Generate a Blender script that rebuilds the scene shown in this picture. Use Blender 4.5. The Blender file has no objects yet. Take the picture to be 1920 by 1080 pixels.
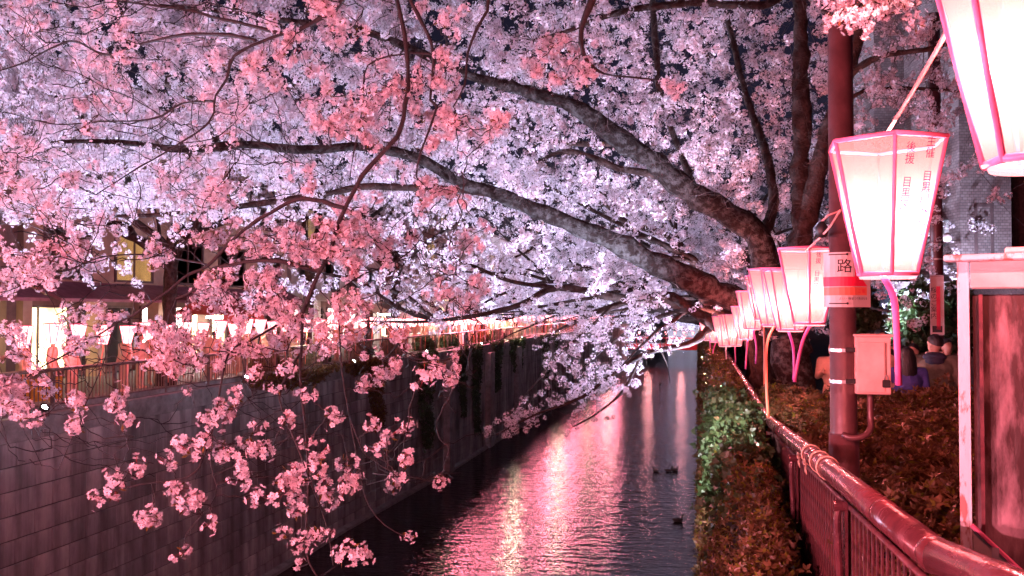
import bpy, math, random
import numpy as np
from mathutils import Vector, Matrix, kdtree

rng = np.random.default_rng(11)
RND = random.Random(5)
PI = math.pi
sc = bpy.context.scene
COL = sc.collection

# ------------------------------------------------------------------ camera
CAM_LOC = Vector((0.0, 0.0, 1.9))
FPX = 1600.0
cd = bpy.data.cameras.new('camera')
cam = bpy.data.objects.new('camera', cd)
COL.objects.link(cam)
cd.sensor_width = 36.0
cd.lens = 36.0 * FPX / 1920.0
cd.clip_start = 0.05
cd.clip_end = 1500.0
cam.location = CAM_LOC
cam.rotation_euler = (math.radians(90 + 1.432), 0.0, math.radians(12.34))
sc.camera = cam
CAM_R = cam.rotation_euler.to_matrix()

def at(px, py, z):
    """a point of the place seen at photo pixel (px, py), z metres in front of the lens"""
    return CAM_R @ Vector(((px - 960) / FPX * z, (540 - py) / FPX * z, -z)) + CAM_LOC

# ------------------------------------------------------------------ world: night sky
w = bpy.data.worlds.new('World')
sc.world = w
w.use_nodes = True
nt = w.node_tree
bg = nt.nodes['Background']
sky = nt.nodes.new('ShaderNodeTexSky')
sky.sky_type = 'NISHITA'
sky.sun_disc = False
sky.sun_elevation = math.radians(28)
sky.sun_rotation = math.radians(200)
tint = nt.nodes.new('ShaderNodeMix'); tint.data_type = 'RGBA'; tint.blend_type = 'MULTIPLY'
tint.inputs['Factor'].default_value = 1.0; tint.inputs['B'].default_value = (0.95, 0.55, 0.80, 1)
nt.links.new(sky.outputs['Color'], tint.inputs['A'])
nt.links.new(tint.outputs['Result'], bg.inputs['Color'])
bg.inputs['Strength'].default_value = 0.006

sl = bpy.data.lights.new('moon_light', 'SUN')
sl.energy = 0.02
sl.angle = math.radians(0.5)
sl.color = (0.8, 0.86, 1.0)
so = bpy.data.objects.new('moon_light', sl)
COL.objects.link(so)
so.rotation_euler = (math.radians(62), 0, math.radians(-20))

sc.view_settings.view_transform = 'Standard'
sc.view_settings.look = 'None'
sc.view_settings.exposure = 0.0
sc.view_settings.gamma = 1.0
sc.view_settings.use_curve_mapping = False
sc.render.engine = 'CYCLES'
cy = sc.cycles
cy.max_bounces = 5
cy.diffuse_bounces = 3
cy.glossy_bounces = 3
cy.transmission_bounces = 3
cy.transparent_max_bounces = 10
cy.caustics_reflective = False
cy.caustics_refractive = False
cy.sample_clamp_indirect = 6.0
cy.use_light_tree = True

WATER_Z = -7.5
FLOOD_COL = (0.64, 0.69, 1.0)
LAMP_COL = (1.0, 0.33, 0.33)
FLOOD_GAIN = 8.0
LANTERN_GAIN = 24.0
FILL_LAMP = 330  # energy of the added lanterns beside the camera
FILL_COL = (1.0, 0.50, 0.64)

# ------------------------------------------------------------------ helpers
KIDS = {}

def reg(o, parent):
    if parent is not None:
        o.parent = parent
        KIDS.setdefault(parent.name, []).append(o)

def tag(o, label=None, cat=None, group=None, kind=None):
    if label: o['label'] = label
    if cat: o['category'] = cat
    if group: o['group'] = group
    if kind: o['kind'] = kind
    return o

def thing(name, label, cat, loc=(0, 0, 0), rotz=0.0, group=None):
    o = bpy.data.objects.new(name, None)
    COL.objects.link(o)
    o.empty_display_size = 0.2
    o.location = loc
    o.rotation_euler = (0, 0, rotz)
    return tag(o, label, cat, group)

def dup(root, loc=None, rotz=None, label=None, group=None, scale=None):
    r = root.copy(); COL.objects.link(r)
    if loc is not None: r.location = loc
    if rotz is not None: r.rotation_euler = rotz if hasattr(rotz, '__len__') else (0, 0, rotz)
    if label: r['label'] = label
    if group: r['group'] = group
    if scale: r.scale = scale if hasattr(scale, '__len__') else (scale,) * 3
    for ch in KIDS.get(root.name, []):
        c = ch.copy(); COL.objects.link(c); reg(c, r)
        for g in KIDS.get(ch.name, []):
            d = g.copy(); COL.objects.link(d); reg(d, c)
    return r

def mesh_np(name, V, quads=None, tris=None, mats=(), smooth=False, qmi=None, tmi=None):
    me = bpy.data.meshes.new(name)
    V = np.asarray(V, np.float32).reshape(-1, 3)
    me.vertices.add(len(V))
    me.vertices.foreach_set('co', V.ravel())
    loops, starts, tot, mi = [], [], [], []
    n = 0
    for F, k, m in ((quads, 4, qmi), (tris, 3, tmi)):
        if F is None or len(F) == 0: continue
        F = np.asarray(F, np.int32).reshape(-1, k)
        loops.append(F.ravel())
        starts.append(n + np.arange(len(F)) * k)
        mi.append(np.zeros(len(F), np.int32) if m is None else np.asarray(m, np.int32))
        n += F.size
    L = np.concatenate(loops).astype(np.int32)
    S = np.concatenate(starts).astype(np.int32)
    me.loops.add(len(L)); me.loops.foreach_set('vertex_index', L)
    me.polygons.add(len(S)); me.polygons.foreach_set('loop_start', S)
    me.polygons.foreach_set('material_index', np.concatenate(mi))
    if smooth: me.polygons.foreach_set('use_smooth', np.ones(len(S), bool))
    me.update(calc_edges=True)
    for m in mats: me.materials.append(m)
    return me

def obj(name, me, parent=None, loc=(0, 0, 0)):
    o = bpy.data.objects.new(name, me)
    COL.objects.link(o)
    o.location = loc
    reg(o, parent)
    return o

class MB:
    """collects simple solids; build() links them as one mesh object"""
    def __init__(s): s.v = []; s.f = []; s.m = []
    def add(s, verts, faces, m=0):
        b = len(s.v); s.v += [tuple(p) for p in verts]
        s.f += [tuple(i + b for i in f) for f in faces]; s.m += [m] * len(faces)
        return s
    def box(s, c, d, rot=None, m=0):
        hx, hy, hz = d[0] / 2, d[1] / 2, d[2] / 2
        P = [Vector((x, y, z)) for x in (-hx, hx) for y in (-hy, hy) for z in (-hz, hz)]
        if rot is not None: P = [rot @ p for p in P]
        P = [p + Vector(c) for p in P]
        return s.add(P, [(0, 1, 3, 2), (4, 6, 7, 5), (0, 4, 5, 1), (2, 3, 7, 6), (0, 2, 6, 4), (1, 5, 7, 3)], m)
    def chbox(s, c, d, b=0.01, m=0):
        hx, hy, hz = d[0] / 2, d[1] / 2, d[2] / 2
        V = []
        for (z, i) in ((-hz, b), (-hz + b, 0), (hz - b, 0), (hz, b)):
            for (sx, sy) in ((-1, -1), (1, -1), (1, 1), (-1, 1)):
                V.append((c[0] + sx * (hx - i), c[1] + sy * (hy - i), c[2] + z))
        F = [(3, 2, 1, 0), (12, 13, 14, 15)]
        for k in range(3):
            for j in range(4):
                F.append((k * 4 + j, k * 4 + (j + 1) % 4, k * 4 + 4 + (j + 1) % 4, k * 4 + 4 + j))
        return s.add(V, F, m)
    def tube(s, pts, rad, n=8, m=0, cap=True):
        pts = [Vector(p) for p in pts]
        if not hasattr(rad, '__len__'): rad = [rad] * len(pts)
        D = pts[-1] - pts[0]
        if D.length < 1e-6: D = pts[len(pts) // 2] - pts[0]
        ax = min(range(3), key=lambda i: abs(D[i])); ref = Vector((0, 0, 0)); ref[ax] = 1
        V = []
        for i, p in enumerate(pts):
            t = (pts[min(i + 1, len(pts) - 1)] - pts[max(i - 1, 0)]).normalized()
            a = t.cross(ref)
            if a.length < 1e-4: a = t.cross(Vector((.3, .5, .8)))
            a.normalize(); b = t.cross(a)
            for k in range(n):
                q = 2 * PI * k / n
                V.append(p + rad[i] * (math.cos(q) * a + math.sin(q) * b))
        F = []
        for i in range(len(pts) - 1):
            for k in range(n):
                k2 = (k + 1) % n
                F.append((i * n + k, i * n + k2, (i + 1) * n + k2, (i + 1) * n + k))
        if cap:
            F.append(tuple(range(n))[::-1]); F.append(tuple((len(pts) - 1) * n + k for k in range(n)))
        return s.add(V, F, m)
    def lathe(s, c, prof, n=16, m=0, sx=1, sy=1):
        V = []
        for (r, z) in prof:
            for k in range(n):
                q = 2 * PI * k / n
                V.append((c[0] + sx * r * math.cos(q), c[1] + sy * r * math.sin(q), c[2] + z))
        F = []
        for i in range(len(prof) - 1):
            for k in range(n):
                F.append((i * n + k, i * n + (k + 1) % n, (i + 1) * n + (k + 1) % n, (i + 1) * n + k))
        return s.add(V, F, m)
    def ell(s, c, r, n=12, k=8, m=0, rot=None):
        V = []
        for i in range(k + 1):
            th = PI * i / k
            for j in range(n):
                q = 2 * PI * j / n
                p = Vector((r[0] * math.sin(th) * math.cos(q), r[1] * math.sin(th) * math.sin(q), r[2] * math.cos(th)))
                if rot is not None: p = rot @ p
                V.append(p + Vector(c))
        F = [(i * n + j, (i + 1) * n + j, (i + 1) * n + (j + 1) % n, i * n + (j + 1) % n) for i in range(k) for j in range(n)]
        return s.add(V, F, m)
    def mesh(s, name, mats, origin=(0, 0, 0), smooth=False):
        me = bpy.data.meshes.new(name)
        ox, oy, oz = origin
        me.from_pydata([(x - ox, y - oy, z - oz) for x, y, z in s.v], [], s.f)
        me.polygons.foreach_set('material_index', s.m)
        if smooth: me.polygons.foreach_set('use_smooth', [True] * len(s.f))
        me.update()
        for m in (mats if isinstance(mats, (list, tuple)) else [mats]): me.materials.append(m)
        return me
    def build(s, name, mats, parent=None, origin=(0, 0, 0), smooth=False, loc=(0, 0, 0)):
        return obj(name, s.mesh(name, mats, origin, smooth), parent, loc)

# ------------------------------------------------------------------ materials
def newmat(name):
    m = bpy.data.materials.new(name); m.use_nodes = True
    return m, m.node_tree, m.node_tree.nodes['Principled BSDF']

def pr(name, base, rough=0.6, metal=0.0, scale=6.0, var=0.35, bump=0.0, bscale=None, spec=0.5, stretch=(1, 1, 1), emis=None, estr=0.0, rnd=0.0, base2=None, thr=(0.35, 0.65)):
    m, t, b = newmat(name)
    N, L = t.nodes, t.links
    tc = N.new('ShaderNodeTexCoord'); mp = N.new('ShaderNodeMapping')
    mp.inputs['Scale'].default_value = stretch
    L.new(tc.outputs['Object'], mp.inputs['Vector'])
    nz = N.new('ShaderNodeTexNoise'); nz.inputs['Scale'].default_value = scale
    nz.inputs['Detail'].default_value = 6; nz.inputs['Roughness'].default_value = 0.62
    L.new(mp.outputs[0], nz.inputs['Vector'])
    cr = N.new('ShaderNodeValToRGB')
    lo = tuple(c * (1 - var) for c in base[:3]); hi = tuple(min(1, c * (1 + var)) for c in base[:3])
    if base2: hi = base2
    cr.color_ramp.elements[0].position = thr[0]; cr.color_ramp.elements[1].position = thr[1]
    cr.color_ramp.elements[0].color = (*lo, 1); cr.color_ramp.elements[1].color = (*hi, 1)
    L.new(nz.outputs['Fac'], cr.inputs['Fac'])
    out = cr.outputs['Color']
    if rnd:
        oi = N.new('ShaderNodeObjectInfo'); mr = N.new('ShaderNodeMapRange')
        mr.inputs['To Min'].default_value = 1 - rnd; mr.inputs['To Max'].default_value = 1 + rnd
        L.new(oi.outputs['Random'], mr.inputs['Value'])
        mx = N.new('ShaderNodeMix'); mx.data_type = 'RGBA'; mx.blend_type = 'MULTIPLY'; mx.inputs['Factor'].default_value = 1
        L.new(out, mx.inputs['A']); L.new(mr.outputs[0], mx.inputs['B'])
        out = mx.outputs['Result']
    L.new(out, b.inputs['Base Color'])
    b.inputs['Roughness'].default_value = rough
    b.inputs['Metallic'].default_value = metal
    b.inputs['Specular IOR Level'].default_value = spec
    if bump:
        n2 = N.new('ShaderNodeTexNoise'); n2.inputs['Scale'].default_value = bscale or scale * 4
        n2.inputs['Detail'].default_value = 5
        L.new(mp.outputs[0], n2.inputs['Vector'])
        bp = N.new('ShaderNodeBump'); bp.inputs['Strength'].default_value = bump; bp.inputs['Distance'].default_value = 0.03
        L.new(n2.outputs['Fac'], bp.inputs['Height']); L.new(bp.outputs[0], b.inputs['Normal'])
    if emis:
        b.inputs['Emission Color'].default_value = (*emis, 1); b.inputs['Emission Strength'].default_value = estr
    return m

def petal_mat(name, col, tr, tw=0.4, rnd=0.14):
    m = bpy.data.materials.new(name); m.use_nodes = True
    t = m.node_tree; N, L = t.nodes, t.links
    N.remove(N['Principled BSDF'])
    d = N.new('ShaderNodeBsdfDiffuse'); tl = N.new('ShaderNodeBsdfTranslucent'); mx = N.new('ShaderNodeMixShader')
    oi = N.new('ShaderNodeObjectInfo'); mr = N.new('ShaderNodeMapRange')
    mr.inputs['To Min'].default_value = 1 - rnd; mr.inputs['To Max'].default_value = 1.0
    L.new(oi.outputs['Random'], mr.inputs['Value'])
    for sh, c in ((d, col), (tl, tr)):
        q = N.new('ShaderNodeMix'); q.data_type = 'RGBA'; q.blend_type = 'MULTIPLY'; q.inputs['Factor'].default_value = 1
        q.inputs['A'].default_value = (*c, 1)
        L.new(mr.outputs[0], q.inputs['B']); L.new(q.outputs['Result'], sh.inputs['Color'])
    mx.inputs[0].default_value = tw
    L.new(d.outputs[0], mx.inputs[1]); L.new(tl.outputs[0], mx.inputs[2])
    L.new(mx.outputs[0], N['Material Output'].inputs['Surface'])
    return m

M = {}
M['petal'] = petal_mat('cherry_petal', (0.85, 0.76, 0.81), (0.80, 0.66, 0.74), rnd=.3)
M['calyx'] = petal_mat('cherry_calyx', (0.34, 0.07, 0.08), (0.3, 0.08, 0.06), 0.2, 0.3)
M['bud_leaf'] = petal_mat('young_cherry_leaf', (0.16, 0.09, 0.025), (0.2, 0.12, 0.02), 0.3, 0.3)
M['bark'] = pr('cherry_bark', (0.045, 0.027, 0.023), 0.85, scale=7, var=0.55, bump=0.9, bscale=30, stretch=(1, 1, 1), spec=0.15)
M['moss_bark'] = pr('mossy_bark', (0.036, 0.021, 0.018), 0.9, scale=9, var=0.6, bump=1.0, bscale=38, base2=(0.066, 0.060, 0.057), thr=(0.45, 0.62), spec=0.15)
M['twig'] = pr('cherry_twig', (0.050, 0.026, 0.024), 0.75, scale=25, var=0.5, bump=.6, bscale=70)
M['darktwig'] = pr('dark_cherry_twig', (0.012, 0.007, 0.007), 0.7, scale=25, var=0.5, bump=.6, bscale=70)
M['concrete'] = pr('canal_concrete', (0.45, 0.41, 0.40), 0.75, scale=2.2, var=0.4, bump=0.4, bscale=14, stretch=(1, 1, 0.3), rnd=0.16)
def grime(m, lo, hi):
    t = m.node_tree; N, L = t.nodes, t.links; b = N['Principled BSDF']
    tc = N.new('ShaderNodeTexCoord'); nz = N.new('ShaderNodeTexNoise'); nz.inputs['Scale'].default_value = 11; nz.inputs['Detail'].default_value = 9; nz.inputs['Roughness'].default_value = .7
    L.new(tc.outputs['Object'], nz.inputs['Vector']); mr = N.new('ShaderNodeMapRange')
    mr.inputs['From Min'].default_value = .35; mr.inputs['From Max'].default_value = .68; mr.inputs['To Min'].default_value = lo; mr.inputs['To Max'].default_value = hi
    L.new(nz.outputs['Fac'], mr.inputs['Value']); L.new(mr.outputs[0], b.inputs['Roughness'])
def stain(m, lo=.56):
    """rain and tide stains that run down across the blocks"""
    t = m.node_tree; N, L = t.nodes, t.links; b = N['Principled BSDF']
    src = b.inputs['Base Color'].links[0].from_socket
    ge = N.new('ShaderNodeNewGeometry'); mx = None
    for sc_, st, l_, hi_ in ((1.0, (.9, 1.3, .09), lo, .58), (.5, (1, .35, .8), .70, .68)):
        mp = N.new('ShaderNodeMapping'); mp.inputs['Scale'].default_value = st; L.new(ge.outputs['Position'], mp.inputs['Vector'])
        nz = N.new('ShaderNodeTexNoise'); nz.inputs['Scale'].default_value = sc_; nz.inputs['Detail'].default_value = 5; nz.inputs['Roughness'].default_value = .6
        L.new(mp.outputs[0], nz.inputs['Vector'])
        mr = N.new('ShaderNodeMapRange'); mr.inputs['From Min'].default_value = .41; mr.inputs['From Max'].default_value = hi_; mr.inputs['To Min'].default_value = l_; mr.inputs['To Max'].default_value = 1.1
        L.new(nz.outputs['Fac'], mr.inputs['Value'])
        mx = N.new('ShaderNodeMix'); mx.data_type = 'RGBA'; mx.blend_type = 'MULTIPLY'; mx.inputs['Factor'].default_value = 1
        L.new(src, mx.inputs['A']); L.new(mr.outputs[0], mx.inputs['B']); src = mx.outputs['Result']
    L.new(src, b.inputs['Base Color'])
stain(M['concrete'])
M['coping'] = pr('coping_concrete', (0.26, 0.24, 0.23), 0.7, scale=2.5, var=0.35, bump=0.3, bscale=16)
M['dirtwall'] = pr('wall_core', (0.06, 0.05, 0.048), 0.9, scale=2, var=0.4)
M['asphalt'] = pr('asphalt', (0.05, 0.05, 0.052), 0.8, scale=30, var=0.4, bump=0.3)
M['paving'] = pr('paving', (0.17, 0.15, 0.14), 0.75, scale=8, var=0.3, bump=0.2)
M['rail'] = pr('maroon_gloss_paint', (0.13, 0.038, 0.045), 0.17, 0.25, scale=9, var=0.3, bump=0.12, bscale=40, spec=0.7)
M['railbar'] = pr('maroon_bar_paint', (0.115, 0.03, 0.035), 0.4, 0.2, scale=18, var=0.5, spec=0.5)
M['oldrail'] = pr('worn_brown_railing', (0.17, 0.10, 0.09), 0.4, 0.2, scale=6, var=0.4)
M['polepaint'] = pr('maroon_pole_paint', (0.105, 0.040, 0.042), 0.33, 0.1, scale=4, var=0.3, bump=0.08, bscale=30, spec=0.6)
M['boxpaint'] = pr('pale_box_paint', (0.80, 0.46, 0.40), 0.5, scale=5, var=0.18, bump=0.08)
M['steel'] = pr('steel', (0.5, 0.5, 0.5), 0.35, 0.8, scale=12, var=0.3)
M['darkmetal'] = pr('dark_metal', (0.03, 0.028, 0.028), 0.5, 0.4, scale=12, var=0.3)
M['pinkframe'] = pr('pink_frame_wood', (0.88, 0.20, 0.38), 0.5, scale=10, var=0.2)
M['pinkpole'] = pr('pink_strip', (0.82, 0.12, 0.36), 0.4, scale=6, var=0.2)
M['orangepole'] = pr('orange_strip', (0.80, 0.22, 0.13), 0.45, scale=6, var=0.15)
M['purplepole'] = pr('magenta_strip', (0.62, 0.10, 0.45), 0.4, scale=6, var=0.15)
M['twine'] = pr('twine', (0.62, 0.40, 0.30), 0.8, scale=60, var=0.3)
M['cable'] = pr('pink_cable', (0.66, 0.30, 0.28), 0.6, scale=60, var=0.2)
M['ink'] = petal_mat('magenta_ink', (0.6, 0.03, 0.42), (0.03, 0.002, 0.022), 0.85, 0.0)
def leaf_mat(name, col, tr, rnd):
    m = petal_mat(name, col, tr, .22, rnd); t = m.node_tree; N, L = t.nodes, t.links
    mx = [n for n in N if n.type == 'MIX_SHADER'][0]
    g_ = N.new('ShaderNodeBsdfGlossy'); g_.inputs['Roughness'].default_value = .38; g_.inputs['Color'].default_value = (.8, .8, .8, 1)
    m3 = N.new('ShaderNodeMixShader'); m3.inputs[0].default_value = .05
    L.new(mx.outputs[0], m3.inputs[1]); L.new(g_.outputs[0], m3.inputs[2]); L.new(m3.outputs[0], N['Material Output'].inputs['Surface'])
    return m
M['leaf'] = leaf_mat('azalea_leaf', (0.19, 0.102, 0.046), (0.16, 0.09, 0.03), 0.65)
M['leaf2'] = petal_mat('yellow_leaf', (0.17, 0.15, 0.03), (0.16, 0.15, 0.02), 0.3, 0.4)
M['ivy'] = leaf_mat('ivy_leaf', (0.055, 0.085, 0.032), (0.07, 0.12, 0.03), 0.5)
M['ivy_pale'] = leaf_mat('pale_ivy_leaf', (0.085, 0.13, 0.06), (0.07, 0.12, 0.04), 0.55)
M['plant_core'] = pr('dark_plant_core', (0.018, 0.012, 0.009), 0.95, scale=8, var=0.5)
M['winboard'] = pr('weathered_board', (0.12, 0.036, 0.034), 0.55, scale=9, var=0.7, bump=0.25, bscale=20, stretch=(1, 1, 0.28), base2=(0.32, 0.20, 0.22), thr=(0.44, 0.64))
M['whitepaint'] = pr('peeling_white_paint', (0.74, 0.68, 0.72), 0.5, scale=9.0, var=0.1, bump=0.15, stretch=(1, 1, 0.35), base2=(0.42, 0.17, 0.15), thr=(0.54, 0.58))
M['headboard'] = pr('cream_board', (0.62, 0.50, 0.47), 0.55, scale=4, var=0.22, bump=0.1)
M['greypatch'] = pr('pale_poster_scraps', (0.45, 0.43, 0.46), 0.7, scale=8, var=0.3)
M['tile'] = None
M['glassdark'] = pr('dark_glass', (0.02, 0.02, 0.025), 0.12, scale=3, var=0.3, spec=0.8)
M['duck'] = pr('duck_plumage', (0.05, 0.035, 0.03), 0.8, scale=30, var=0.5)
M['duckbill'] = pr('duck_bill', (0.25, 0.18, 0.05), 0.5, scale=30, var=0.2)
M['redgirder'] = pr('red_bridge_paint', (0.55, 0.02, 0.03), 0.4, scale=3, var=0.25)
M['skin'] = pr('skin', (0.52, 0.31, 0.23), 0.55, scale=8, var=0.08)
M['hair'] = pr('black_hair', (0.012, 0.010, 0.010), 0.45, scale=50, var=0.4, bump=0.4, bscale=80, stretch=(1, 1, 0.2))
M['trousers'] = pr('dark_trousers', (0.03, 0.03, 0.04), 0.8, scale=20, var=0.3)
M['olive'] = pr('olive_jacket', (0.15, 0.14, 0.095), 0.6, scale=6, var=0.35, bump=0.5, bscale=9)
M['navy'] = pr('blue_coat', (0.05, 0.05, 0.22), 0.75, scale=8, var=0.3, bump=0.4, bscale=10)
M['hood'] = pr('navy_hood', (0.03, 0.03, 0.06), 0.7, scale=8, var=0.3)
M['cream'] = pr('cream_collar', (0.65, 0.55, 0.48), 0.7, scale=8, var=0.15)
for k, c in {'coat_black': (0.02, 0.02, 0.022), 'coat_grey': (0.16, 0.16, 0.17), 'coat_tan': (0.34, 0.24, 0.15), 'coat_white': (0.6, 0.58, 0.56), 'coat_red': (0.35, 0.05, 0.05), 'coat_orange': (0.55, 0.18, 0.04)}.items():
    M[k] = pr(k, c, 0.75, scale=8, var=0.25, bump=0.3, bscale=10)
M['tanwall'] = pr('tan_render', (0.40, 0.27, 0.20), 0.8, scale=1.5, var=0.2, bump=0.15, bscale=20)
M['brownwall'] = pr('brown_render', (0.17, 0.11, 0.10), 0.8, scale=1.5, var=0.25, bump=0.15, bscale=20)
M['palewall'] = pr('pale_render', (0.42, 0.37, 0.34), 0.8, scale=1.2, var=0.2, bump=0.1)
M['mauve'] = pr('mauve_awning', (0.32, 0.13, 0.17), 0.7, scale=3, var=0.2)
M['shutterframe'] = pr('window_frame', (0.10, 0.06, 0.06), 0.5, scale=6, var=0.2)
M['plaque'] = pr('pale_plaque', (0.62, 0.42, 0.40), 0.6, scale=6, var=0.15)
M['case'] = pr('notice_case', (0.55, 0.5, 0.52), 0.3, scale=6, var=0.2)
M['red_print'] = pr('red_print', (0.72, 0.02, 0.07), 0.5, scale=6, var=0.08)
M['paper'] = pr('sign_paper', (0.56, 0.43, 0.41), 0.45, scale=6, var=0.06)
M['orange_print'] = pr('orange_print', (0.75, 0.16, 0.10), 0.5, scale=6, var=0.08)
M['black_print'] = pr('black_print', (0.015, 0.01, 0.012), 0.6, scale=6, var=0.1)
M['lattice'] = pr('white_lattice', (0.55, 0.5, 0.46), 0.6, scale=6, var=0.15)

grime(M['rail'], .13, .34); grime(M['polepaint'], .28, .6); grime(M['railbar'], .3, .7)
def emit(name, col, s, var=0.0, scale=2.0):
    m = bpy.data.materials.new(name); m.use_nodes = True
    t = m.node_tree; N, L = t.nodes, t.links
    N.remove(N['Principled BSDF'])
    e = N.new('ShaderNodeEmission'); e.inputs['Color'].default_value = (*col, 1); e.inputs['Strength'].default_value = s
    if var:
        tc = N.new('ShaderNodeTexCoord'); nz = N.new('ShaderNodeTexNoise'); nz.inputs['Scale'].default_value = scale
        L.new(tc.outputs['Object'], nz.inputs['Vector'])
        mr = N.new('ShaderNodeMapRange'); mr.inputs['From Min'].default_value = .3; mr.inputs['From Max'].default_value = .7
        mr.inputs['To Min'].default_value = s * (1 - var); mr.inputs['To Max'].default_value = s * (1 + var)
        L.new(nz.outputs['Fac'], mr.inputs['Value']); L.new(mr.outputs[0], e.inputs['Strength'])
    L.new(e.outputs[0], N['Material Output'].inputs['Surface'])
    return m
M['bulb'] = emit('lamp_bulb', (1.0, 0.75, 0.6), 14.0)
M['floodlens'] = emit('flood_lens', (0.88, 0.92, 1.0), 80.0)
M['shoplight'] = emit('lit_shop_front', (1.0, 0.72, 0.42), 5.0, 0.7, 0.9)
M['whiteshop'] = emit('lit_white_front', (1.0, 0.83, 0.74), 8.0, 0.5, 1.1)
M['litsign'] = emit('lit_cream_sign', (1.0, 0.82, 0.55), 2.0)
M['yellowlit'] = emit('yellow_lit_window', (1.0, 0.62, 0.25), 0.85, 0.3, 1.0)
M['awninglit'] = emit('lit_awning', (1.0, 0.55, 0.45), 2.2, 0.3)
M['smalllantern'] = emit('small_lantern_paper', (1.0, 0.30, 0.30), 6)
M['lampglobe'] = pr('lamp_globe', (0.6, 0.45, 0.45), 0.4, scale=4, var=0.1)

def paper_mat(name, glow, tcol, tramount=0.16):
    """lantern paper: lets part of the bulb's light straight through, scatters the rest"""
    m = bpy.data.materials.new(name); m.use_nodes = True
    t = m.node_tree; N, L = t.nodes, t.links
    N.remove(N['Principled BSDF'])
    tl = N.new('ShaderNodeBsdfTranslucent'); tl.inputs['Color'].default_value = (0.056, 0.041, 0.032, 1)
    tc = N.new('ShaderNodeTexCoord'); nz = N.new('ShaderNodeTexNoise'); nz.inputs['Scale'].default_value = 9; nz.inputs['Detail'].default_value = 8
    L.new(tc.outputs['Object'], nz.inputs['Vector']); cr = N.new('ShaderNodeValToRGB')
    cr.color_ramp.elements[0].position = .3; cr.color_ramp.elements[1].position = .7
    cr.color_ramp.elements[0].color = (0.036, 0.024, 0.018, 1); cr.color_ramp.elements[1].color = (0.054, 0.041, 0.033, 1)
    L.new(nz.outputs['Fac'], cr.inputs['Fac']); L.new(cr.outputs['Color'], tl.inputs['Color'])
    df = N.new('ShaderNodeBsdfDiffuse'); df.inputs['Color'].default_value = (0.30, 0.24, 0.24, 1)
    m1 = N.new('ShaderNodeMixShader'); m1.inputs[0].default_value = 0.25
    L.new(tl.outputs[0], m1.inputs[1]); L.new(df.outputs[0], m1.inputs[2])
    tp = N.new('ShaderNodeBsdfTransparent'); tp.inputs['Color'].default_value = (*tcol, 1)
    m2 = N.new('ShaderNodeMixShader'); m2.inputs[0].default_value = tramount
    L.new(m1.outputs[0], m2.inputs[1]); L.new(tp.outputs[0], m2.inputs[2])
    e = N.new('ShaderNodeEmission'); e.inputs['Color'].default_value = (1, 0.42, 0.45, 1); e.inputs['Strength'].default_value = glow
    ad = N.new('ShaderNodeAddShader')
    L.new(m2.outputs[0], ad.inputs[0]); L.new(e.outputs[0], ad.inputs[1])
    L.new(ad.outputs[0], N['Material Output'].inputs['Surface'])
    return m
M['paperglow'] = paper_mat('lantern_paper', 0.5, (1.0, 0.55, 0.55), 0.4)

def tile_mat():
    m, t, b = newmat('brown_grey_wall_tile'); N, L = t.nodes, t.links
    tc = N.new('ShaderNodeTexCoord')
    br = N.new('ShaderNodeTexBrick'); br.inputs['Scale'].default_value = 1.0
    br.inputs['Brick Width'].default_value = 0.11; br.inputs['Row Height'].default_value = 0.06; br.inputs['Mortar Size'].default_value = 0.006
    br.inputs['Color1'].default_value = (0.15, 0.10, 0.10, 1); br.inputs['Color2'].default_value = (0.24, 0.18, 0.175, 1); br.inputs['Mortar'].default_value = (0.08, 0.06, 0.06, 1)
    sp = N.new('ShaderNodeSeparateXYZ'); cb = N.new('ShaderNodeCombineXYZ'); ad = N.new('ShaderNodeMath')
    L.new(tc.outputs['Object'], sp.inputs[0]); L.new(sp.outputs['X'], ad.inputs[0]); L.new(sp.outputs['Y'], ad.inputs[1])
    L.new(ad.outputs[0], cb.inputs['X']); L.new(sp.outputs['Z'], cb.inputs['Y'])
    L.new(cb.outputs[0], br.inputs['Vector']); L.new(br.outputs['Color'], b.inputs['Base Color'])
    bp = N.new('ShaderNodeBump'); bp.inputs['Strength'].default_value = 0.5; bp.inputs['Distance'].default_value = 0.01
    L.new(br.outputs['Fac'], bp.inputs['Height']); bp.invert = True; L.new(bp.outputs[0], b.inputs['Normal'])
    b.inputs['Roughness'].default_value = 0.5
    return m
M['tile'] = tile_mat()

def water_mat():
    m, t, b = newmat('canal_water'); N, L = t.nodes, t.links
    b.inputs['Base Color'].default_value = (0.012, 0.012, 0.016, 1)
    b.inputs['Roughness'].default_value = 0.055
    b.inputs['IOR'].default_value = 1.45
    b.inputs['Specular IOR Level'].default_value = 0.8
    tc = N.new('ShaderNodeTexCoord'); mp = N.new('ShaderNodeMapping'); mp.inputs['Scale'].default_value = (0.45, 1.0, 1.0)
    L.new(tc.outputs['Object'], mp.inputs['Vector'])
    n1 = N.new('ShaderNodeTexNoise'); n1.inputs['Scale'].default_value = 2.9; n1.inputs['Detail'].default_value = 3; n1.inputs['Roughness'].default_value = .55
    n2 = N.new('ShaderNodeTexNoise'); n2.inputs['Scale'].default_value = 11; n2.inputs['Detail'].default_value = 2
    L.new(mp.outputs[0], n1.inputs['Vector']); L.new(mp.outputs[0], n2.inputs['Vector'])
    ma = N.new('ShaderNodeMath'); ma.operation = 'MULTIPLY_ADD'; ma.inputs[1].default_value = 0.22
    L.new(n2.outputs['Fac'], ma.inputs[0]); L.new(n1.outputs['Fac'], ma.inputs[2])
    bp = N.new('ShaderNodeBump'); bp.inputs['Strength'].default_value = 1.0; bp.inputs['Distance'].default_value = 0.048
    L.new(ma.outputs[0], bp.inputs['Height']); L.new(bp.outputs[0], b.inputs['Normal'])
    return m
M['water'] = water_mat()

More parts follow.
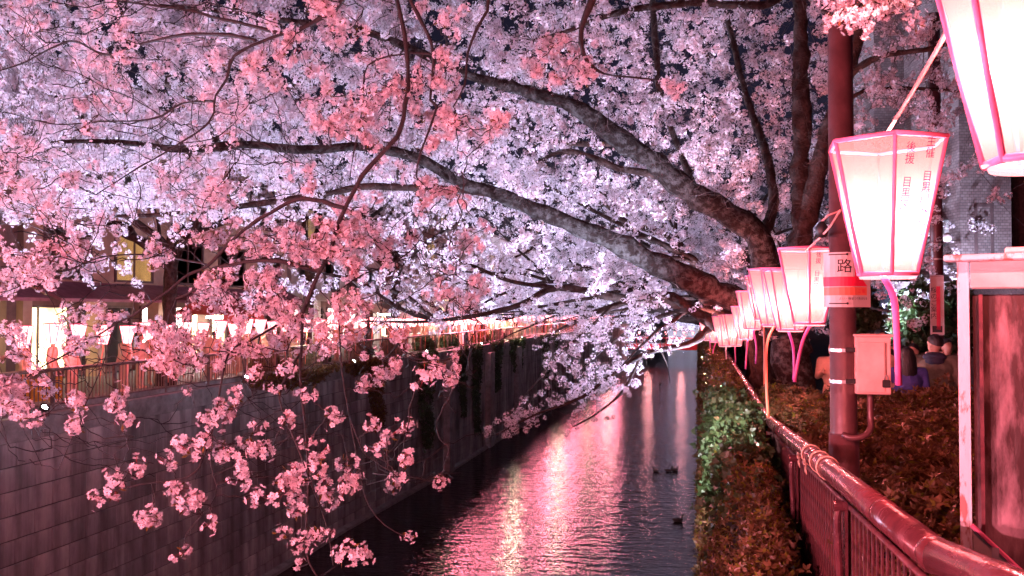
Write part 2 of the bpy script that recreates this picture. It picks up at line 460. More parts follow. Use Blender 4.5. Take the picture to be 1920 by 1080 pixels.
def lamp(name, kind, loc, energy, col, rad=0.05, aim=None, cone=120, blend=0.6, parent=None):
    l = bpy.data.lights.new(name, kind); l.energy = energy; l.color = col
    l.shadow_soft_size = rad
    o = bpy.data.objects.new(name, l); COL.objects.link(o); o.location = loc
    if kind == 'SPOT':
        l.spot_size = math.radians(cone); l.spot_blend = blend
        d = Vector(aim) - Vector(loc)
        o.rotation_euler = d.to_track_quat('-Z', 'Y').to_euler()
    if parent is not None: o.parent = parent
    return o

# ------------------------------------------------------------------ setting: water, banks, bridge
def left_x(y):
    return float(np.interp(y, [0, 34, 48, 70, 140, 260], [-14.85, -14.85, -14.25, -14.1, -12.5, -9.0]))
def street_z(y):
    return float(np.interp(y, [0, 2.5, 9, 300], [0.05, 0.05, -0.36, -0.36]))
LB = -0.5      # left bank level

g = MB(); g.add([(-400, -60, -0.62), (-15.2, -60, -0.62), (-15.2, 320, -0.62), (-400, 320, -0.62)], [(0, 1, 2, 3)])
g.add([(0.6, -60, -0.62), (400, -60, -0.62), (400, 320, -0.62), (0.6, 320, -0.62)], [(0, 1, 2, 3)])
g.add([(-400, 320.0, -0.62), (400, 320, -0.62), (400, 900, -0.62), (-400, 900, -0.62)], [(0, 1, 2, 3)])
tag(g.build('ground', M['asphalt']), 'dark ground beyond both banks of the canal', None, None, 'structure')
g = MB(); g.add([(-18, -40, WATER_Z), (1.2, -40, WATER_Z), (3.5, 320, WATER_Z), (-18, 320, WATER_Z)], [(0, 1, 2, 3)])
tag(g.build('water', M['water']), 'rippled dark canal water with pink and lavender reflections', None, None, 'structure')
g = MB()
ys = [-6, 2.5, 5, 7, 9, 40, 120, 300]
for a, b_ in zip(ys[:-1], ys[1:]):
    g.add([(0.55, a, street_z(a)), (14, a, street_z(a)), (14, b_, street_z(b_)), (0.55, b_, street_z(b_))], [(0, 1, 2, 3)])
tag(g.build('street', M['asphalt']), 'asphalt street behind the hedge', None, None, 'structure')
g = MB()
g.box((-18.3, 110, LB - 0.06), (6.6, 300, 0.12))
tag(g.build('path', M['paving']), 'paved promenade behind the left railing', None, None, 'structure')

# left canal wall: recessed core, coping, separate blocks
lw = thing('canal_wall', 'tall dark concrete block wall along the left side of the canal', 'wall', (-14.85, 34, WATER_Z))
LWO = (-14.85, 34, WATER_Z)
core = MB()
Y = [8, 20, 34, 41, 48, 70, 100, 140, 200, 260]
for a, b_ in zip(Y[:-1], Y[1:]):
    xa, xb = left_x(a) - 0.04, left_x(b_) - 0.04
    core.add([(xa, a, WATER_Z - .5), (xb, b_, WATER_Z - .5), (xb, b_, LB - .55), (xa, a, LB - .55), (xa - .6, a, LB - .55), (xb - .6, b_, LB - .55)], [(0, 1, 2, 3), (3, 2, 5, 4)])
core.build('wall_core', M['dirtwall'], lw, LWO)
cop = MB()
yy = 8.0
while yy < 200:
    L_ = 3.0 if yy < 80 else 15.0
    xa, xb = left_x(yy), left_x(yy + L_)
    dx = xb - xa
    rot = Matrix.Rotation(-math.atan2(dx, L_), 3, 'Z')
    c = ((xa + xb) / 2 - 0.22, yy + L_ / 2, LB - 0.28)
    cm = MB(); cm.box(c, (0.56, L_ - 0.02, 0.52), rot)
    cm.build('coping', M['coping'], lw, LWO)
    yy += L_
BLK_H, BLK_L = 0.54, 1.12
blk_me = MB().chbox((0, 0, 0), (0.30, BLK_L - 0.024, BLK_H - 0.026), 0.009).mesh('block', M['concrete'])
slots = []
for r in range(13):
    z = LB - 0.55 - BLK_H * (r + 0.5)
    n = 0
    while True:
        y = 9.0 + BLK_L * (n + (0.5 if r % 2 else 0)); n += 1
        if y > 150: break
        slots.append((y, z))
slots.sort(key=lambda s: abs(s[0] - 14) if s[0] < 14 else s[0] - 14)
rest = MB()
nb = 0
for (y, z) in slots:
    j = RND.uniform(-0.006, 0.006)
    x = left_x(y) - 0.15 + j
    if nb < 300 and y > 13.5:
        o = bpy.data.objects.new('block', blk_me); COL.objects.link(o); reg(o, lw)
        o.location = (x - LWO[0], y - LWO[1], z - LWO[2]); o.rotation_euler = (0, 0, -math.atan2(left_x(y + .5) - left_x(y - .5), 1.0))
        nb += 1
    else:
        rot = Matrix.Rotation(-math.atan2(left_x(y + .5) - left_x(y - .5), 1.0), 3, 'Z')
        rest.box((x, y, z), (0.30, BLK_L - 0.024, BLK_H - 0.026), rot)
tag(rest.build('block', M['concrete'], lw, LWO), kind='stuff')
ft = MB()
for a, b_ in zip(Y[:-1], Y[1:]):
    ft.add([(left_x(a), a, WATER_Z + .18), (left_x(b_), b_, WATER_Z + .18), (left_x(b_) + .25, b_, WATER_Z + .12), (left_x(a) + .25, a, WATER_Z + .12), (left_x(a) + .25, a, WATER_Z - .4), (left_x(b_) + .25, b_, WATER_Z - .4)], [(0, 1, 2, 3), (3, 2, 5, 4)])
ft.build('wall_foot', M['coping'], lw, LWO)
# piers standing proud of the wall further along
for (y, wd) in ((47.5, 1.0), (57, 1.2), (66, 1.2), (80, 1.5)):
    p = MB(); p.chbox((left_x(y) + 0.12, y, (LB - .55 + WATER_Z) / 2), (0.5, wd, LB - .55 - WATER_Z), .03)
    p.build('pier', M['coping'], lw, LWO)

rw = thing('canal_wall', 'right canal wall hidden under hanging ivy', 'wall', (0.55, 30, WATER_Z))
p = MB()
for k in range(24):
    y0 = -2 + k * 8
    for r in range(4):
        p.chbox((0.75 + (.012 * y0 if y0 > 60 else 0), y0 + 4 + (2 if r % 2 else 0), WATER_Z + 0.9 + r * 1.78), (0.6, 7.95, 1.75), .02)
p.build('wall_face', M['dirtwall'], rw, (0.55, 30, WATER_Z))

# red bridge far down the canal
br = thing('footbridge', 'red girder footbridge crossing the canal far away', 'bridge', (-6, 150, -3.8))
m_ = MB(); m_.chbox((-6, 150, -4.55), (26, 3.0, 1.0), .05); m_.build('girder', M['redgirder'], br, (-6, 150, -3.8))
for k in range(26):
    m_ = MB(); m_.box((-18.5 + k, 148.6, -3.55), (.08, .08, 1.0)); m_.build('railing_post', M['redgirder'], br, (-6, 150, -3.8))
m_ = MB(); m_.box((-6, 148.6, -3.0), (26, .12, .12)); m_.build('handrail', M['redgirder'], br, (-6, 150, -3.8))
m_ = MB(); m_.box((-6, 150, -4.0), (26, 2.8, .1)); m_.build('deck', M['coping'], br, (-6, 150, -3.8))

# ------------------------------------------------------------------ blossom clusters and instancing
def flower_cluster(name, nf, rad, fr, detail, seed):
    r = np.random.default_rng(seed)
    V, Q, QM, T, TM = [], [], [], [], []
    n = 0
    ell_ = r.uniform(.7, 1.25, 3); off_ = r.normal(0, .6, 3) * rad
    for i in range(nf):
        # directions spread over a ball
        zc = 1 - 2 * (i + .5) / nf; a = i * 2.39996 + r.uniform(-.4, .4)
        d = np.array([math.sqrt(1 - zc * zc) * math.cos(a), math.sqrt(1 - zc * zc) * math.sin(a), zc]) + r.normal(0, .25, 3)
        d /= np.linalg.norm(d)
        c = d * rad * (r.uniform(.45, 1.35) if detail else r.uniform(.7, 1.15))
        if detail: c = c * ell_ + (off_ if i % 3 == 0 else 0)
        u = np.cross(d, [.3, .5, .81]); u /= np.linalg.norm(u); v = np.cross(d, u)
        ph = r.uniform(0, 6.28); s = fr * r.uniform(.85, 1.15); cup = r.uniform(.1, .55)
        for k in range(5):
            q = ph + k * 2 * PI / 5
            e = u * math.cos(q) + v * math.sin(q); h = -u * math.sin(q) + v * math.cos(q)
            if detail:
                V += [c, c + s * (.55 * e + .36 * h + cup * .25 * d), c + s * (.98 * e + .26 * h + cup * .6 * d), c + s * (.98 * e - .26 * h + cup * .6 * d), c + s * (.55 * e - .36 * h + cup * .25 * d)]
                Q += [(n, n + 1, n + 2, n + 3)]; T += [(n, n + 3, n + 4)]; QM.append(0); TM.append(0); n += 5
            else:
                V += [c, c + s * (.75 * e + .42 * h + cup * .4 * d), c + s * (1.0 * e + cup * .6 * d), c + s * (.75 * e - .42 * h + cup * .4 * d)]
                Q += [(n, n + 1, n + 2, n + 3)]; QM.append(0); n += 4
        if detail:
            cc = c + d * .012 * (fr / .02)
            V += [cc + s * .2 * (u * math.cos(x) + v * math.sin(x)) for x in (0, 2.1, 4.2)] + [cc + d * s * .22]
            T += [(n, n + 1, n + 2), (n, n + 1, n + 3), (n + 1, n + 2, n + 3), (n, n + 2, n + 3)]; TM += [1] * 4; n += 4
            V += [c - d * s * .1 + u * .0012, c - d * s * .1 - u * .0012, d * .008, c - d * s * .35 + v * .003]
            T += [(n, n + 1, n + 2), (n, n + 2, n + 3)]; TM += [1, 1]; n += 4
    for i in range(3 if detail else 2):
        d = r.normal(0, 1, 3); d /= np.linalg.norm(d); u = np.cross(d, [.3, .5, .81]); u /= np.linalg.norm(u)
        b = d * rad * .5; e = d * (rad + fr * 1.2)
        V += [b, (b + e) / 2 + u * .006, e, (b + e) / 2 - u * .006]; Q += [(n, n + 1, n + 2, n + 3)]; QM.append(2); n += 4
    return mesh_np(name, V, Q, T, [M['petal'], M['calyx'], M['bud_leaf']], False, QM, TM)

def rosette(name, seed, n_leaf, length, width, mats, flat=0.5):
    r = np.random.default_rng(seed); V, Q, QM = [], [], []; n = 0
    for k in range(n_leaf):
        a = k * 2 * PI / n_leaf + r.uniform(-.35, .35); el = r.uniform(-.1, 1.0) * flat + .15
        d = np.array([math.cos(a) * math.cos(el), math.sin(a) * math.cos(el), math.sin(el)])
        s = np.array([-math.sin(a), math.cos(a), r.uniform(-.4, .4)]); l = length * r.uniform(.7, 1.2)
        up = np.cross(d, s)
        V += [d * l * .08, d * l * .5 + s * width + up * width * .3, d * l - up * l * .12, d * l * .5 - s * width + up * width * .3]
        Q.append((n, n + 1, n + 2, n + 3)); QM.append(0 if r.uniform() < .93 else 1); n += 4
    return mesh_np(name, V, Q, None, mats, False, QM)

def scatter_group(name, protos):
    g = bpy.data.node_groups.new(name, 'GeometryNodeTree')
    g.interface.new_socket('Geometry', in_out='INPUT', socket_type='NodeSocketGeometry')
    g.interface.new_socket('Geometry', in_out='OUTPUT', socket_type='NodeSocketGeometry')
    N, L = g.nodes, g.links
    gi = N.new('NodeGroupInput'); go = N.new('NodeGroupOutput')
    jn = N.new('GeometryNodeJoinGeometry')
    for o in protos:
        oi = N.new('GeometryNodeObjectInfo'); oi.inputs['Object'].default_value = o; oi.inputs['As Instance'].default_value = True
        L.new(oi.outputs['Geometry'], jn.inputs['Geometry'])
    ip = N.new('GeometryNodeInstanceOnPoints'); ip.inputs['Pick Instance'].default_value = True
    def attr(nm, ty):
        a = N.new('GeometryNodeInputNamedAttribute'); a.data_type = ty; a.inputs['Name'].default_value = nm
        return [s for s in a.outputs if s.enabled and s.name == 'Attribute'][0]
    L.new(gi.outputs[0], ip.inputs['Points']); L.new(jn.outputs[0], ip.inputs['Instance'])
    L.new(attr('idx', 'INT'), ip.inputs['Instance Index'])
    L.new(attr('rot', 'FLOAT_VECTOR'), ip.inputs['Rotation'])
    L.new(attr('scl', 'FLOAT'), ip.inputs['Scale'])
    L.new(ip.outputs[0], go.inputs[0])
    return g

PROTO = bpy.data.collections.new('proto')   # sources for the scattered pieces, not linked to the scene
def proto_obj(me):
    o = bpy.data.objects.new(me.name, me); PROTO.objects.link(o); return o

hero = [flower_cluster('blossom_cluster', n, r_, .0205, True, s) for n, r_, s in ((16, .046, 1), (12, .042, 2), (20, .052, 3), (8, .034, 4), (14, .05, 5), (10, .04, 6))]
mid = [flower_cluster('blossom_puff', n, r_, .021, False, s) for n, r_, s in ((10, .05, 11), (8, .045, 12), (12, .06, 13))]
FAR = [flower_cluster('blossom_clump', n, r_, .030, False, s) for n, r_, s in ((10, .10, 21), (12, .12, 22))]
G_HERO = scatter_group('scatter_hero', [proto_obj(m) for m in hero])
G_MID = scatter_group('scatter_mid', [proto_obj(m) for m in mid])
G_FAR = scatter_group('scatter_far', [proto_obj(m) for m in FAR])
G_LEAF = scatter_group('scatter_leaf', [proto_obj(rosette('leaf_whorl', s, 7, .062, .012, [M['leaf'], M['leaf2']])) for s in (1, 2, 3)])
G_IVY = scatter_group('scatter_ivy', [proto_obj(rosette('ivy_whorl', s, 5, .065, .022, [M['ivy'], M['ivy_pale']], .9)) for s in (4, 5)])
G_MIX = scatter_group('scatter_mix', [proto_obj(rosette('hanging_whorl', s, 6, .065, .015, [M['leaf'], M['leaf2']], .8)) for s in (6, 7)])

def points_mesh(name, P, scl, nvar, rot=None):
    P = np.asarray(P, np.float32); n = len(P)
    me = bpy.data.meshes.new(name)
    me.vertices.add(n); me.vertices.foreach_set('co', P.ravel())
    a = me.attributes.new('rot', 'FLOAT_VECTOR', 'POINT')
    if rot is None: rot = rng.uniform(0, 2 * PI, (n, 3))
    a.data.foreach_set('vector', np.asarray(rot, np.float32).ravel())
    a = me.attributes.new('scl', 'FLOAT', 'POINT'); a.data.foreach_set('value', np.asarray(scl, np.float32))
    a = me.attributes.new('idx', 'INT', 'POINT'); a.data.foreach_set('value', rng.integers(0, nvar, n).astype(np.int32))
    return me

def scatter(name, P, scl, group, nvar, parent, rot=None):
    o = obj(name, points_mesh(name, P, scl, nvar, rot), parent)
    md = o.modifiers.new('scatter', 'NODES'); md.node_group = group
    o['kind'] = 'stuff'
    return o

# ------------------------------------------------------------------ trees
def catmull(P, step):
    P = np.asarray(P, float)
    Q = np.vstack([2 * P[0] - P[1], P, 2 * P[-1] - P[-2]])
    out = []
    for i in range(1, len(Q) - 2):
        n = max(2, int(np.linalg.norm(Q[i + 1, :3] - Q[i, :3]) / step) + 1)
        for t in np.linspace(0, 1, n, endpoint=False):
            a, b, c, d = Q[i - 1], Q[i], Q[i + 1], Q[i + 2]
            out.append(.5 * ((2 * b) + (-a + c) * t + (2 * a - 5 * b + 4 * c - d) * t ** 2 + (-a + 3 * b - 3 * c + d) * t ** 3))
    out.append(Q[-2])
    return np.array(out)

def tube_arrays(P, R, s):
    """P (N,k,3), R (N,k) -> verts, quads"""
    N_, k = R.shape
    T = np.gradient(P, axis=1); T /= np.linalg.norm(T, axis=2, keepdims=True) + 1e-9
    D = P[:, -1] - P[:, 0]
    ref = np.zeros((N_, 3)); ref[np.arange(N_), np.argmin(np.abs(D), axis=1)] = 1
    A = np.cross(T, ref[:, None, :]); A /= np.linalg.norm(A, axis=2, keepdims=True) + 1e-9
    B = np.cross(T, A)
    q = np.arange(s) * 2 * PI / s
    V = P[:, :, None, :] + R[:, :, None, None] * (np.cos(q)[None, None, :, None] * A[:, :, None, :] + np.sin(q)[None, None, :, None] * B[:, :, None, :])
    idx = np.arange(N_ * k * s).reshape(N_, k, s)
    nx = np.roll(idx, -1, axis=2)
    F = np.stack([idx[:, :-1], nx[:, :-1], nx[:, 1:], idx[:, 1:]], axis=-1).reshape(-1, 4)
    return V.reshape(-1, 3), F

def limb(pts, step=0.18, rough=0.5, seed=0):
    """pts rows x,y,z,r -> resampled rows with knobbly noise"""
    L = catmull(pts, step)
    r = np.random.default_rng(seed)
    n = len(L)
    j = r.normal(0, 1, (n, 3)); j = (j + np.roll(j, 1, 0) + np.roll(j, -1, 0)) / 3
    L[1:-1, :3] += (j * L[:, 3:4] * rough * .35)[1:-1]
    L[:, 3] = np.maximum(.003, L[:, 3] * (1 + .10 * r.normal(0, 1, n)))
    return L

def limb_mesh(name, L, mat, s=10):
    V, F = tube_arrays(L[None, :, :3], L[None, :, 3], s)
    return mesh_np(name, V, F, None, [mat], True)

def grow(skel, targets, levels=4, k=6, bow=.12, r0=.012, seed=1, lift=0.0):
    """joins every target to its nearest point of the growing skeleton; returns twig paths and radii"""
    r = np.random.default_rng(seed)
    nodes = skel[:, :3].copy(); nr = skel[:, 3].copy()
    kd = kdtree.KDTree(len(nodes))
    for i, p in enumerate(nodes): kd.insert(p, i)
    kd.balance()
    d0 = np.array([kd.find(t)[2] for t in targets])
    order = np.argsort(d0 + r.uniform(0, .25, len(d0)))
    PP, RR = [], []
    t = np.linspace(0, 1, k)
    for ch in np.array_split(order, levels):
        if len(ch) == 0: continue
        kd = kdtree.KDTree(len(nodes))
        for i, p in enumerate(nodes): kd.insert(p, i)
        kd.balance()
        E = targets[ch]
        ids = np.array([kd.find(e)[1] for e in E])
        S = nodes[ids]; D = E - S; ln = np.linalg.norm(D, axis=1)
        perp = np.cross(D, r.normal(0, 1, D.shape)); perp /= np.linalg.norm(perp, axis=1, keepdims=True) + 1e-9
        perp[:, 2] += lift
        P = S[:, None] + D[:, None] * t[None, :, None] + (bow * ln * r.uniform(.2, 1, len(ln)))[:, None, None] * perp[:, None] * np.sin(PI * t)[None, :, None]
        jit = r.normal(0, .03, P.shape) * ln[:, None, None]; jit[:, 0] = 0; jit[:, -1] = 0
        P += jit
        rb = np.minimum(nr[ids] * .75, r0 * (.35 + .55 * ln)); rb = np.maximum(rb, .0035)
        R = rb[:, None] * (1 - .72 * t)[None, :]
        R = np.maximum(R, .0022)
        PP.append(P); RR.append(R)
        nodes = np.vstack([nodes, P[:, 1:].reshape(-1, 3)]); nr = np.concatenate([nr, R[:, 1:].ravel()])
    return np.vstack(PP), np.vstack(RR)

def along(P, spacing, lo=.3, seed=3, off=.03):
    r = np.random.default_rng(seed)
    seg = np.linalg.norm(np.diff(P, axis=1), axis=2).sum(1)
    n = np.maximum(1, np.round(seg * (1 - lo) / spacing * r.uniform(.5, 1.5, len(seg))).astype(int))
    i = np.repeat(np.arange(len(P)), n)
    t = r.uniform(lo, 1.0, len(i)) * (P.shape[1] - 1)
    a = np.minimum(t.astype(int), P.shape[1] - 2); f = (t - a)[:, None]
    return P[i, a] * (1 - f) + P[i, a + 1] * f + r.normal(0, off, (len(i), 3))

def PXL(rows, k=1.0):
    """photo-traced limb: rows px, py, depth, radius; k moves it further off at the same outline"""
    return [(*at(a, b, c * k), d * k) for a, b, c, d in rows]

# ---- the big cherry tree on the right bank whose two limbs cross the picture
K1 = 1.235
t1b = at(1492, 800, 11.5 * K1)
t1 = thing('cherry_tree', 'large cherry tree behind the right hedge, two thick mossy limbs reaching across the canal', 'tree', (t1b.x, t1b.y, -0.36), 0, 'cherry trees on the right bank')
T1O = np.array([t1b.x, t1b.y, -0.36, 0])
def seg(rows): return [(x, y, z, r_ * .84) for x, y, z, r_ in PXL(rows, K1)]
T1_LIMBS = {
 'trunk': seg([(1494, 860, 11.5, .36), (1492, 760, 11.5, .32), (1486, 660, 11.5, .30), (1474, 600, 11.5, .27), (1452, 545, 11.5, .235), (1440, 490, 11.5, .22), (1405, 432, 11.4, .215), (1350, 392, 11.3, .205), (1280, 350, 11.2, .185), (1215, 300, 11.0, .165), (1150, 250, 10.8, .14), (1090, 210, 10.6, .122), (1020, 182, 10.5, .105), (960, 162, 10.4, .085), (900, 150, 10.3, .07), (830, 120, 10.2, .06), (740, 78, 10.0, .055), (640, 48, 9.9, .05), (560, 42, 9.8, .042), (430, 22, 9.7, .03), (300, 10, 9.6, .02)]),
 'A': seg([(1470, 610, 11.5, .24), (1400, 572, 11.4, .21), (1340, 545, 11.3, .20), (1270, 512, 11.1, .185), (1200, 478, 11.0, .17), (1130, 445, 10.8, .15), (1060, 415, 10.7, .135), (990, 385, 10.6, .12), (920, 360, 10.5, .10), (860, 340, 10.4, .085), (800, 305, 10.3, .075), (740, 285, 10.2, .07), (660, 275, 10.1, .062), (560, 280, 10.0, .058), (450, 272, 9.9, .056), (340, 280, 9.8, .05), (240, 268, 9.7, .035), (100, 268, 9.6, .028), (20, 305, 9.5, .02), (-60, 350, 9.5, .012)]),
 'A2': seg([(925, 362, 10.5, .055), (830, 354, 10.5, .055), (760, 352, 10.5, .052), (680, 350, 10.4, .05), (600, 366, 10.4, .045), (470, 384, 10.4, .043), (400, 395, 10.3, .036), (250, 405, 10.3, .028), (120, 404, 10.3, .02), (0, 420, 10.3, .012)]),
 'A3': seg([(1290, 360, 11.2, .07), (1240, 332, 11.3, .06), (1160, 315, 11.4, .055), (1100, 290, 11.5, .05), (1050, 285, 11.6, .04), (1000, 310, 11.8, .03), (950, 330, 12, .02)]),
 'A4': seg([(1230, 310, 11.1, .06), (1170, 272, 11.3, .05), (1080, 270, 11.5, .045), (1010, 260, 11.7, .035), (960, 240, 12, .025), (900, 235, 12, .015)]),
 'C': seg([(1486, 620, 11.5, .22), (1494, 540, 11.6, .19), (1502, 450, 11.7, .175), (1502, 380, 11.7, .165), (1500, 300, 11.7, .15), (1503, 220, 11.6, .14), (1502, 120, 11.6, .12), (1500, 40, 11.5, .10), (1492, -60, 11.4, .08)]),
 'D': seg([(1498, 470, 11.6, .15), (1522, 380, 11.4, .145), (1538, 300, 11.2, .135), (1560, 220, 11.0, .125), (1588, 140, 10.8, .11), (1612, 60, 10.6, .09), (1640, -40, 10.4, .07)]),
 'E': seg([(1580, 160, 10.8, .06), (1610, 128, 10.5, .052), (1650, 106, 10.2, .045), (1700, 98, 10, .04), (1750, 90, 9.8, .033), (1820, 70, 9.6, .02)]),
 'F': seg([(1560, 215, 11, .04), (1620, 170, 10.8, .03), (1700, 166, 10.6, .025), (1790, 172, 10.4, .02), (1860, 200, 10.2, .01)]),
 'T': seg([(1494, -30, 11.4, .075), (1440, 8, 11.2, .065), (1380, 10, 11, .06), (1290, 6, 10.8, .055), (1200, 16, 10.6, .048), (1130, 32, 10.4, .04), (1060, 60, 10.3, .03), (1000, 76, 10.2, .02)]),
 'S': seg([(1222, -60, 12.5, .06), (1228, 60, 12.5, .055), (1234, 150, 12.4, .05), (1245, 205, 12.3, .045), (1275, 285, 12.1, .05), (1300, 350, 11.8, .06)]),
 'G': seg([(1430, 440, 11.4, .10), (1450, 390, 11.8, .09), (1440, 300, 12.2, .075), (1400, 180, 12.6, .06), (1370, 60, 13, .05), (1340, -60, 13, .04)]),
}
T1_SK = []
for i, (k_, pts) in enumerate(T1_LIMBS.items()):
    L = limb(pts, .16, .5, 40 + i)
    T1_SK.append(L)
    obj('trunk' if k_ == 'trunk' else 'branch', limb_mesh('limb', L - T1O, M['moss_bark' if k_ in ('trunk', 'A') else 'bark'], 12), t1)
sk = np.vstack(T1_SK)

def around(sk, n, sig, seed, rmax=.11, up=0.0, zmin=None):
    r = np.random.default_rng(seed)
    c = sk[sk[:, 3] < rmax]
    w_ = 1.0 / (c[:, 3] + .03); w_ /= w_.sum()
    P = c[r.choice(len(c), n, p=w_), :3] + r.normal(0, 1, (n, 3)) * np.array(sig)
    P[:, 2] += up
    if zmin is not None: P = P[P[:, 2] > zmin]
    return P

def bare(C, thick):
    """old thick wood carries no blossom on its open water side: drop clusters that sit before it"""
    keep = np.ones(len(C), bool); e = np.array(CAM_LOC)
    for x, y, z, r_ in thick:
        d = e - np.array((x, y, z)); d /= np.linalg.norm(d); v = C - np.array((x, y, z)); t = v @ d
        keep &= np.linalg.norm(v, axis=1) > r_ + .09
        keep &= ~((t > -.1) & (np.linalg.norm(v - t[:, None] * d, axis=1) < r_ * .9 + .05))
    return keep

def crown(parent, sk, targets, origin, spacing, scl, group, nvar, levels, seed, r0=.012, nside=3, off=.035, bow=.12, lo=.3, thick=None):
    P, R = grow(sk, targets, levels, 6, bow, r0, seed)
    V, F = tube_arrays(P - origin[:3], R, nside)
    tw = obj('twigs', mesh_np('twigs', V, F, None, [M['twig']], True), parent); tw['kind'] = 'stuff'
    C = along(P, spacing, lo, seed + 1, off)
    fx = np.sin(C[:, 0] * 4.1 + 1.7 * np.sin(C[:, 2] * 3.3)) + np.sin(C[:, 1] * 3.7 + 1.5 * np.sin(C[:, 0] * 2.9)) + np.sin(C[:, 2] * 5.2 + 1.2 * np.sin(C[:, 1] * 3.1))
    C = C[fx + rng.normal(0, .5, len(C)) > -.55]
    if thick is not None:
        k_ = bare(C, thick); C = C[k_]
    C = C - origin[:3]
    r = np.random.default_rng(seed + 2)
    scatter('blossom', C, r.uniform(scl[0], scl[1], len(C)), group, nvar, parent)
    return len(C)

tg = np.vstack([around(sk, 4300, (1.15, 1.25, 1.0), 1, .24, .35), around(sk, 900, (.6, .7, .55), 2, .075, -.1)])
# keep the near air and the trunk's foot clear
tg = tg[(tg[:, 1] > 8.5) & (tg[:, 2] > 2.1)]
rf = np.random.default_rng(21)
fill = np.array([tuple(at(rf.uniform(-60, 1560), rf.uniform(-80, 400), rf.uniform(11.5, 17.5))) for _ in range(2700)])
tg = np.vstack([tg, fill[fill[:, 2] > 3.2]])
tg = tg[~((tg[:, 0] < -5.0) & (tg[:, 2] < 3.15) & (np.random.default_rng(4).uniform(0, 1, len(tg)) < .85))]
THICK = sk[sk[:, 3] > .05]
ncl = crown(t1, sk, tg, T1O, .058, (.55, 1.08), G_MID, 3, 5, 100, thick=THICK)

# ---- generated cherry trees further along both banks
def tree_proto(seed, spread, height, n_t, sp, group, nvar, scl, droop, rise=0.0):
    r = np.random.default_rng(seed)
    limbs = []
    h = 1.9 + r.uniform(0, .5) + rise
    tr = [(0, 0, -.1, .34), (-.05, .05, .5, .27), (-.2, 0, 1.3, .24), (-.35, r.uniform(-.2, .2), h, .22)]
    limbs.append(tr)
    top = np.array(tr[-1][:3])
    n = 8
    for i in range(n):
        az = PI + (i - (n - 1) / 2) / (n - 1) * 2 * PI * .80 + r.uniform(-.15, .15)
        fwd = .5 + .5 * math.cos(az - PI)
        ln = spread * (.55 + .5 * fwd) * r.uniform(.9, 1.12)
        el = (r.uniform(.35, 1.0) if i % 2 else r.uniform(.12, .4)) + rise * .12
        d = np.array([math.cos(az) * math.cos(el), math.sin(az) * math.cos(el), math.sin(el)])
        base = top - np.array([0, 0, r.uniform(0, .6)])
        pts = []
        for t in np.linspace(0, 1, 7):
            p = base + d * ln * t + np.array([0, 0, -droop * fwd * ln * t ** 2.4 * (1.15 - el * .5)]) + r.normal(0, .16, 3) * (t > 0)
            p[2] = max(min(p[2], height), 2.0 if t > .3 else p[2])
            pts.append((*p, .155 * (1 - t) ** 1.1 + .018))
        limbs.append(pts)
        for j in range(4):
            t = r.uniform(.3, .9); q = np.array(pts[int(t * 6)][:3])
            d2 = d + r.normal(0, .6, 3); d2[2] += .15; d2 /= np.linalg.norm(d2)
            l2 = ln * r.uniform(.25, .45)
            limbs.append([(*(q + d2 * l2 * u + np.array([0, 0, -.22 * droop * l2 * u * u]) + r.normal(0, .08, 3) * (u > 0)), .05 * (1 - u) + .01) for u in np.linspace(0, 1, 5)])
    SK = [limb(np.array(l), .3, .5, seed + i) for i, l in enumerate(limbs)]
    sk_ = np.vstack(SK)
    tg_ = around(sk_, n_t, (.75, .75, .62), seed + 5, .12, 0.0)
    tg_ = tg_[tg_[:, 2] > 1.75]
    root = thing('cherry_tree', '', 'tree')
    obj('trunk', limb_mesh('trunk', SK[0], M['bark'], 12), root)
    Vs, Fs, b = [], [], 0
    for L in SK[1:]:
        V, F = tube_arrays(L[None, :, :3], L[None, :, 3], 7); Vs.append(V); Fs.append(F + b); b += len(V)
    obj('branches', mesh_np('branches', np.vstack(Vs), np.vstack(Fs), None, [M['bark']], True), root)
    nn = crown(root, sk_, tg_, np.zeros(4), sp, scl, group, nvar, 4, seed + 9, .012)
    return root

P_A = tree_proto(201, 8.6, 8.2, 1800, .075, G_MID, 3, (.85, 1.4), .40)
P_B = tree_proto(202, 9.0, 8.8, 1800, .075, G_MID, 3, (.85, 1.4), .45)
P_E = tree_proto(207, 9.0, 10.0, 1400, .085, G_MID, 3, (.85, 1.4), .12, 2.6)
P_C = tree_proto(203, 8.2, 8.5, 1100, .10, G_FAR, 2, (.75, 1.25), .30)
P_D = tree_proto(204, 8.2, 8.5, 1100, .10, G_FAR, 2, (.75, 1.25), .34)
used = set()
def plant(proto, loc, rz, label, group, s=1.0, parts=True):
    if proto.name not in used:
        used.add(proto.name); o = proto
        o.location = loc; o.rotation_euler = (0, 0, rz); o.scale = (s, s, s); o['label'] = label; o['group'] = group
        return o
    return dup(proto, loc, rz, label, group, s)

